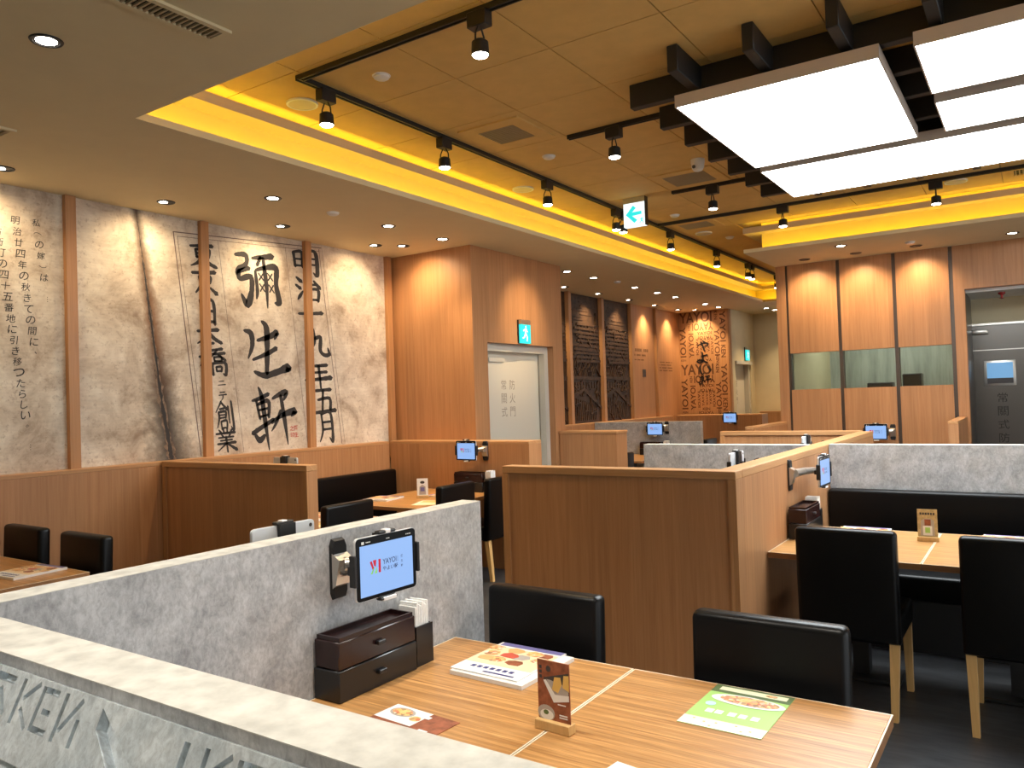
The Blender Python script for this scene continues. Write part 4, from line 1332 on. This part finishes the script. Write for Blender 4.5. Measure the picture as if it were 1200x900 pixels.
# tablets on wall arms.  local: wall normal = +x, width = y
def tablet(plate, rz, off, tilt, tl, ml, logo=True, bright=1.0):
    mt = thing('tablet_mount', ml, 'tablet mount', plate, rz, 'tablet arms')
    MB().prism([(0, a, c) for a, c in ((-.030, -.07), (-.022, -.09), (.022, -.09), (.030, -.07), (.030, .07), (.022, .09), (-.022, .09), (-.030, .07))], [(.014, a, c) for a, c in ((-.027, -.066), (-.020, -.084), (.020, -.084), (.027, -.066), (.027, .066), (.020, .084), (-.020, .084), (-.027, .066))]).build('wall_plate', BLACKM, mt)
    ox, oy, oz = off
    sx, sy = .012, 0
    MB().tube((sx, 0, .0), (.035, 0, .0), .02, n=14).build('pivot', SILVER, mt, True)
    MB().prism([(.010, -.029, -.055), (.010, .029, -.055), (.010, .029, .048), (.010, -.029, .048)], [(.022, -.027, -.045), (.022, .027, -.045), (.040, .027, .030), (.040, -.027, .030)]).build('base_block', SILVER, mt)
    back = Matrix.Translation((ox, oy, oz)) @ Matrix.Rotation(tilt, 4, 'Z')
    e = back @ Vector((-.03, 0, 0))
    elbow = Vector((.05, e.y * .35, .012))
    MB().tube((.03, 0, .012), elbow, .024, .021).tube(elbow, (e.x, e.y, e.z + .005), .022, .016).build('arm', SILVER, mt, True)
    MB().tube((e.x, e.y, e.z - .03), (e.x, e.y, e.z + .035), .016, n=14).build('knuckle', BLACKM, mt, True)
    cr_ = MB()
    cr_.box(-.03, -.016, -.05, .05, -.035, .035)
    cr_.box(-.026, -.012, -.128, .128, -.012, .012)
    cr_.box(-.026, -.012, -.03, .03, -.095, .095)
    cr_.xf(back).build('cradle', BLACKM, mt)
    for s_ in (-1, 1):
        MB().box(-.014, .010, s_ * .1285 - .005, s_ * .1285 + .005, -.045, .045, .002, 1).xf(back).build('side_grip', BLACKM, mt)
    tg = MB().box(-.014, .010, -.034, .034, .0925, .102, .003, 1).xf(back).build('top_grip', BLACKM, mt)
    MB().box(-.012, .0106, -.010, .012, .0925, .1045, .002, 1).xf(back).build('clip', CHROME, tg)
    bg = MB().box(-.014, .010, -.034, .034, -.102, -.0925, .003, 1).xf(back).build('bottom_grip', BLACKM, mt)
    MB().box(-.012, .0106, -.024, .03, -.1045, -.0925, .002, 1).xf(back).build('clip', CHROME, bg)
    wm = Matrix.Translation(plate) @ Matrix.Rotation(rz, 4, 'Z') @ back
    t = thing('tablet', tl, 'tablet', wm.translation, rz + tilt, 'order tablets')
    def rrect(w, h_, r_):
        return [(cx_ * (w - r_) + r_ * math.cos(a_), cz_ * (h_ - r_) + r_ * math.sin(a_)) for cx_, cz_, a0 in ((1, 1, 0), (-1, 1, 90), (-1, -1, 180), (1, -1, 270)) for a_ in [R(a0 + k * 18) for k in range(6)]]
    MB().poly([(-.0085, a, c) for a, c in rrect(.120, .0895, .012)], (.002, 0, 0)).poly([(-.0065, a, c) for a, c in rrect(.122, .0915, .013)], (.008, 0, 0)).build('shell', TABW, t)
    MB().poly([(.0015, a, c) for a, c in rrect(.1205, .090, .012)], (.002, 0, 0)).build('bezel', TABB, t)
    sc = bx('screen', SCREEN, t, .0035, .0041, -.107, .107, -.079, .068)
    MB().tube((-.0085, -.105, .075), (-.0095, -.105, .075), .006, n=14).build('rear_lens', DARKP, t)
    if logo:
        lg = MB()
        X = .0043
        def q(mb, pts):
            mb.add([(X, a, c) for a, c in pts], [tuple(range(len(pts)))])
        q(lg, [(-.070, .018), (-.062, .020), (-.054, -.002), (-.058, -.010)])
        q(lg, [(-.058, .021), (-.044, .021), (-.047, .000), (-.054, .006)])
        q(lg, [(-.036, .021), (-.027, .021), (-.027, -.018), (-.036, -.018)])
        lg.build('logo_red', LOGOR, sc)
        lg = MB()
        q(lg, [(-.068, -.018), (-.060, -.018), (-.050, .004), (-.056, -.002)])
        q(lg, [(-.053, -.018), (-.042, -.018), (-.042, .000)])
        lg.build('logo_green', LOGOG, sc)
        lg = MB()
        put_text(lg, 'YAYOI', (X, .009, .010), (0, 1, 0), (0, 0, 1), w=.056, h=.016, bold=.01)
        put_text(lg, 'やよい軒', (X, .012, -.010), (0, 1, 0), (0, 0, 1), w=.062, h=.014, bold=.012)
        put_text(lg, 'K', (X, .043, .015), (0, 1, 0), (0, 0, 1), h=.004)
        put_text(lg, 'E', (X, .043, .0095), (0, 1, 0), (0, 0, 1), h=.004)
        put_text(lg, 'N', (X, .043, .004), (0, 1, 0), (0, 0, 1), h=.004)
        for i, c_ in enumerate('彌生軒'):
            put_text(lg, c_, (X, .060, .014 - i * .014), (0, 1, 0), (0, 0, 1), h=.008, bold=.01)
        lg.build('logo_name', LOGOK, sc)
        st = MB()
        st.box(.0036, .0042, -.1, -.09, .072, .080)
        for a in (-.083, -.078, -.074, -.069, -.002, .003, .008, .08, .086, .092, .097):
            st.box(.0036, .0042, a, a + .003, .075, .078)
        st.build('status_icons', CHROME, t)
tablet((-1.76, 1.655, 1.065), 0, (.13, .075, .01), R(-3), 'large order tablet with a lit logo, on the near concrete partition', 'metal arm holding the large near tablet')
tablet((-1.845, 1.56, 1.05), R(180), (.13, -.075, .045), R(0), 'white-backed tablet peeking over the near concrete partition', 'arm behind the near concrete partition', False)
tablet((-1.21, 4.63, 1.065), 0, (.115, .37, -.005), R(-2), 'order tablet seen edge-on beside the right-hand table', 'metal arm on the long oak partition above the cutlery box')
tablet((-4.30, 5.94, 1.085), R(-90), (.13, -.13, .01), R(-4), 'order tablet in front of the oak low wall of the mural booth', 'arm on the oak low wall of the mural booth')
tablet((-4.35, 10.36, 1.09), R(-90), (.12, -.13, -.01), 0, 'distant order tablet on the far concrete partition', 'arm on the far concrete partition')
tablet((-4.42, 13.55, 1.09), R(-90), (.12, -.05, .03), 0, 'most distant order tablet below the word panel', 'arm on the low wall below the word panel')
tablet((-1.40, KY - .012, 1.04), R(-90), (.12, -.16, .01), 0, 'order tablet in front of the kitchen lower panels', 'arm on the kitchen lower panel')
tablet((-1.322, 4.42, 1.09), R(180), (.13, -.02, .03), 0, 'tablet edge rising behind the long oak partition, nearer one', 'black tablet clamp behind the long oak partition, nearer one', False)
tablet((-1.322, 6.05, 1.09), R(180), (.13, -.02, .03), 0, 'tablet edge rising behind the long oak partition, farther one', 'black tablet clamp behind the long oak partition, farther one', False)
tablet((-4.32, 3.52, 1.085), R(90), (.10, 0, .03), 0, 'tablet edge rising behind the oak partition of the mural booth', 'tablet clamp behind the oak partition of the mural booth', False)

# printed matter
def flat_print(parent, name, mat, pts, z, th=.0004):
    return MB().poly([(a, c, z) for a, c in pts], (0, 0, th)).build(name, mat, parent)
def rect(x0, x1, y0, y1):
    return [(x0, y0), (x1, y0), (x1, y1), (x0, y1)]
def ell(cx, cy, rx, ry, n=20):
    return [(cx + rx * math.cos(2 * math.pi * i / n), cy + ry * math.sin(2 * math.pi * i / n)) for i in range(n)]
def magazine(x, y, rz, label, z=TZ, th=.007, cover=True, sx=.25, sy=.28):
    t = thing('menu_magazine', label, 'magazine', (x, y, z + .0004), rz, 'menu magazines')
    hx, hy = sx / 2, sy / 2
    bx('pages', PAPER, t, -hx, hx, -hy, hy, 0, th)
    c = flat_print(t, 'cover', PAPER, rect(-hx, hx - .004, -hy, hy), th)
    zt = th + .0005
    if cover:
        flat_print(c, 'print', PEACH, rect(-hx, hx - .004, -hy * .45, hy * .70), zt)
        flat_print(c, 'print', PURPLE, rect(-hx + .01, hx - .004, hy * .80, hy), zt)
        zt += .0004
        for i in range(11):
            a, d_ = -hx * .82 + (i % 4) * hx * .5 + .012 * (i % 3), hy * .58 - (i // 4) * hy * .34
            flat_print(c, 'print', (FOOD, ORANGE, FOOD, BROWNP, FOOD, REDP, GREYP)[i % 7], [(a + u_ * hx * .27 * random.uniform(.7, 1.1), d_ + v_ * hy * .17 * random.uniform(.7, 1.1)) for u_, v_ in ((-1, -.6), (-.4, -1), (.7, -.9), (1, .1), (.6, .9), (-.5, 1), (-1, .4))], zt + .0002 * (i % 3))
        mb = MB()
        for i in range(7):
            mb.box(-hx * .62 + i * hx * .19, -hx * .62 + i * hx * .19 + hx * .12, -hy * .72, -hy * .60, zt, zt + .0004)
        mb.box(-hx * .1, hx * .8, -hy * .9, -hy * .84, zt, zt + .0004)
        mb.build('print', NAVYP, c)
    return t
magazine(-1.395, 2.035, R(-2), 'thick menu magazine lying under another on the near table', th=.012, cover=False, sx=.27, sy=.29)
magazine(-1.415, 2.045, R(-1), 'food-covered menu magazine on top of the near table pile', TZ + .0125, .004)
magazine(-4.50, 2.03, R(5), 'food-covered magazine on the left table', th=.012)
magazine(-4.82, 5.10, R(10), 'magazine on the mural booth table beside the bench', th=.012)
magazine(-4.42, 5.46, R(80), 'magazine beside the lacquer box in the mural booth', th=.01, sx=.2, sy=.26)
magazine(-4.50, 4.06, R(0), 'magazine on the small mural booth table', th=.01)
magazine(-.87, 4.91, R(0), 'white magazine on the right-hand table behind the chair', th=.014, sx=.26, sy=.22)
magazine(-.13, 4.92, R(0), 'magazine on the right-hand table at the picture edge', th=.012, sx=.30, sy=.2)
t = thing('menu_sheet', 'green menu sheet with a noodle dish on the near table', 'menu sheet', (-.69, 2.045, TZ + .0004), R(-1))
bs = bx('sheet', GREENL, t, -.108, .108, -.148, .15, 0, .0012)
flat_print(bs, 'print', GREEND, rect(-.108, .108, .095, .15), .0013)
flat_print(bs, 'print', CREAMP, rect(-.090, .095, .112, .138), .0018)
flat_print(bs, 'print', FOOD, ell(.052, .125, .016, .008), .0023)
flat_print(bs, 'print', PAPER, ell(.008, .058, .10, .036, 26), .0018)
flat_print(bs, 'print', FOOD, ell(.012, .060, .080, .028, 26), .0023)
flat_print(bs, 'print', CREAMP, rect(-.108, .108, -.148, -.095), .0013)
mb = MB()
for i, a in enumerate((-.07, -.045, -.01, .018, .05)):
    mb.box(a, a + .02, -.055, -.03, .0018, .0022)
mb.build('print', PAPER, bs)
mb = MB()
for i, (a, c_) in enumerate(((-.08, -.11), (-.05, -.12), (-.02, -.115), (.03, -.11), (.07, -.125), (.05, -.135), (-.03, -.138))):
    mb.box(a, a + .006, c_, c_ + .005, .0018, .0022)
mb.build('print', ORANGE, bs)
flat_print(bs, 'print', flat('print_sky_blue', (.45, .70, .85), .4), ell(-.075, .005, .014, .014), .0018)
t = thing('menu_card', 'brown food card half hidden behind the front ledge', 'menu card', (-1.40, 1.555, TZ + .0004), R(-4))
bs = bx('card', BROWNP, t, -.115, .115, -.09, .07, 0, .0012)
flat_print(bs, 'print', PAPER, rect(-.115, .02, -.02, .07), .0013)
flat_print(bs, 'print', GREYP, ell(-.06, .035, .042, .026), .0018)
flat_print(bs, 'print', FOOD, ell(-.06, .035, .034, .020), .0023)
flat_print(bs, 'print', FOOD, ell(.0, .02, .018, .014), .0023)
flat_print(bs, 'print', PAPER, rect(-.01, .035, .035, .05), .0023)
flat_print(bs, 'print', PAPER, rect(.055, .085, -.03, -.02), .0023)
t = thing('paper_slip', 'white paper slips at the bottom edge of the near table', 'paper', (-.74, 1.56, TZ + .0004), R(-8))
bx('sheet', PAPER, t, -.10, .09, -.10, .05, 0, .001)
bx('sheet', PAPER, t, -.09, .10, -.105, .045, .0012, .0022)
t = thing('menu_sheet', 'yellow menu sheet on the mural booth table', 'menu sheet', (-4.26, 5.04, TZ + .0004), R(20))
bs = bx('sheet', CREAMP, t, -.10, .10, -.14, .14, 0, .0012)
flat_print(bs, 'print', YELLP, rect(-.08, .08, .02, .11), .0013)
t = thing('menu_sheet', 'yellow menu sheet on the small mural booth table', 'menu sheet', (-4.27, 3.80, TZ + .0004), R(20))
bs = bx('sheet', CREAMP, t, -.10, .10, -.10, .10, 0, .0012)
flat_print(bs, 'print', YELLP, rect(-.08, .08, .02, .08), .0013)
def stand(x, y, rz, label, kind, z=TZ):
    t = thing('menu_stand', label, 'menu stand', (x, y, z + .0004), rz, 'menu stands')
    bx('wooden_base', LEGW, t, -.052, .052, -.016, .016, 0, .024, .0015, 1)
    col = {'egg': BROWNP, 'gold': GOLDP, 'white': PAPER}[kind]
    c = bx('card', col, t, -.048, .048, -.0015, .0015, .02, .172)
    def pr(mat, pts, d=0):
        MB().poly([(a, -.0018 - d, b_) for a, b_ in pts], (0, -.0003, 0)).build('print', mat, c)
    if kind == 'egg':
        pr(GREYP, [(-.045, .125), (-.02, .125), (.0, .075), (.045, .085), (.045, .115), (-.01, .125)])
        pr(DARKP, [(-.03, .128), (.046, .150), (.046, .085), (.0, .080)], -.0001)
        pr(PAPER, [(-.030, .122), (.0, .070), (.046, .080), (.046, .094), (.004, .090), (-.022, .124)], .0003)
        pr(YELLP, [(-.004, .102), (.004, .134), (.022, .136), (.026, .118), (.014, .096)], .0004)
        pr(YELLP, [(.028, .112), (.032, .142), (.047, .144), (.047, .104)], .0004)
        pr(GREYP, ell(-.024, .040, .026, .020), .0002)
        pr(PAPER, ell(-.022, .036, .020, .013), .0004)
        pr(GREEND, ell(-.024, .042, .008, .006), .0006)
        for i in range(3):
            pr(DARKP, rect(-.042, -.034, .150 - i * .012, .158 - i * .012), .0002)
        pr(DARKP, ell(-.014, .152, .007, .008), .0002)
        for a, b0 in ((.012, .066), (.016, .040), (.016, .034)):
            pr(PAPER, rect(a, a + .024, b0, b0 + .003), .0002)
    elif kind == 'gold':
        for i in range(6):
            pr(DARKP, rect(-.036 + i * .0125, -.036 + i * .0125 + .009, .142, .154), .0002)
        pr(GREYP, [(-.034, .05), (-.030, .112), (-.012, .122), (.014, .122), (.032, .112), (.034, .03), (-.034, .03)], .0001)
        pr(BROWNP, rect(-.014, .016, .085, .118), .0004)
        pr(PAPER, rect(-.022, .022, .032, .082), .0004)
        pr(GREENL, rect(-.012, .012, .045, .075), .0007)
    else:
        pr(GREYP, [(-.03, .03), (-.026, .10), (.0, .118), (.026, .10), (.03, .03)], .0001)
        pr(DARKP, ell(0, .138, .020, .012), .0002)
        pr(PURPLE, rect(-.018, .018, .06, .095), .0004)
    return t
stand(-1.043, 1.70, R(-3), 'brown menu stand with egg rolls on the near table seam', 'egg')
stand(-.525, 4.76, R(2), 'gold menu stand on the right-hand table', 'gold')
stand(-4.52, 5.28, R(35), 'white menu stand on the mural booth table', 'white')
stand(-4.78, 9.72, R(30), 'distant menu stand on the far booth table', 'gold')

# ------------------------------------------------------------------ kitchen contents behind the window band
t = thing('kitchen_counter', 'steel kitchen counter behind the window band', 'counter', (-1.6, 11.4, 0))
bx('counter_top', STEEL, t, -.85, .85, -.3, .3, 1.36, 1.40)
bx('cabinet', STEEL, t, -.83, .83, -.28, .28, 0, 1.36)
for x, w, h_, l in ((-1.72, .30, .22, 'dark appliance on the kitchen counter, lower one'), (-1.34, .22, .32, 'dark appliance on the kitchen counter, taller one'), (-2.1, .16, .14, 'small dark appliance on the kitchen counter')):
    t = thing('kitchen_appliance', l, 'appliance', (x, 11.3, 1.4))
    bx('housing', DARKP, t, -w / 2, w / 2, -.12, .12, 0, h_, .01, 1)
    bx('front_panel', BRONZE, t, -w / 2 + .02, w / 2 - .02, -.124, -.12, .03, h_ - .03)
t = thing('heat_lamp', 'glowing orange heat lamps behind the right window pane', 'heat lamp', (-1.10, 10.9, 2.14))
bx('hood', STEEL, t, -.3, .3, -.06, .06, .04, .08, .004, 1)
for i in range(4):
    bx('lamp_tube', HEAT, t, -.26 + i * .14, -.17 + i * .14, -.02, .02, .015, .038, .006, 1)
MB().tube((-.2, 0, .08), (-.2, 0, .68), .008, n=8).tube((.2, 0, .08), (.2, 0, .68), .008, n=8).build('hanger', STEEL, t)
t = thing('kitchen_light', 'white strip light on the kitchen ceiling', 'ceiling light', (-1.6, 11.2, 2.815))
bx('housing', WHITEP, t, -.6, .6, -.1, .1, -.04, 0)
bx('diffuser', flat('kitchen_tube', (1, 1, 1), .5, emit=(.9, 1, .92), es=16), t, -.58, .58, -.08, .08, -.05, -.04)
t = thing('vestibule_light', 'small ceiling light in the steel door recess', 'ceiling light', (.35, 10.4, 2.568))
bx('housing', WHITEP, t, -.2, .2, -.06, .06, -.03, 0)
bx('diffuser', flat('vestibule_tube', (1, 1, 1), .5, emit=(1, .95, .85), es=2), t, -.19, .19, -.05, .05, -.036, -.03)
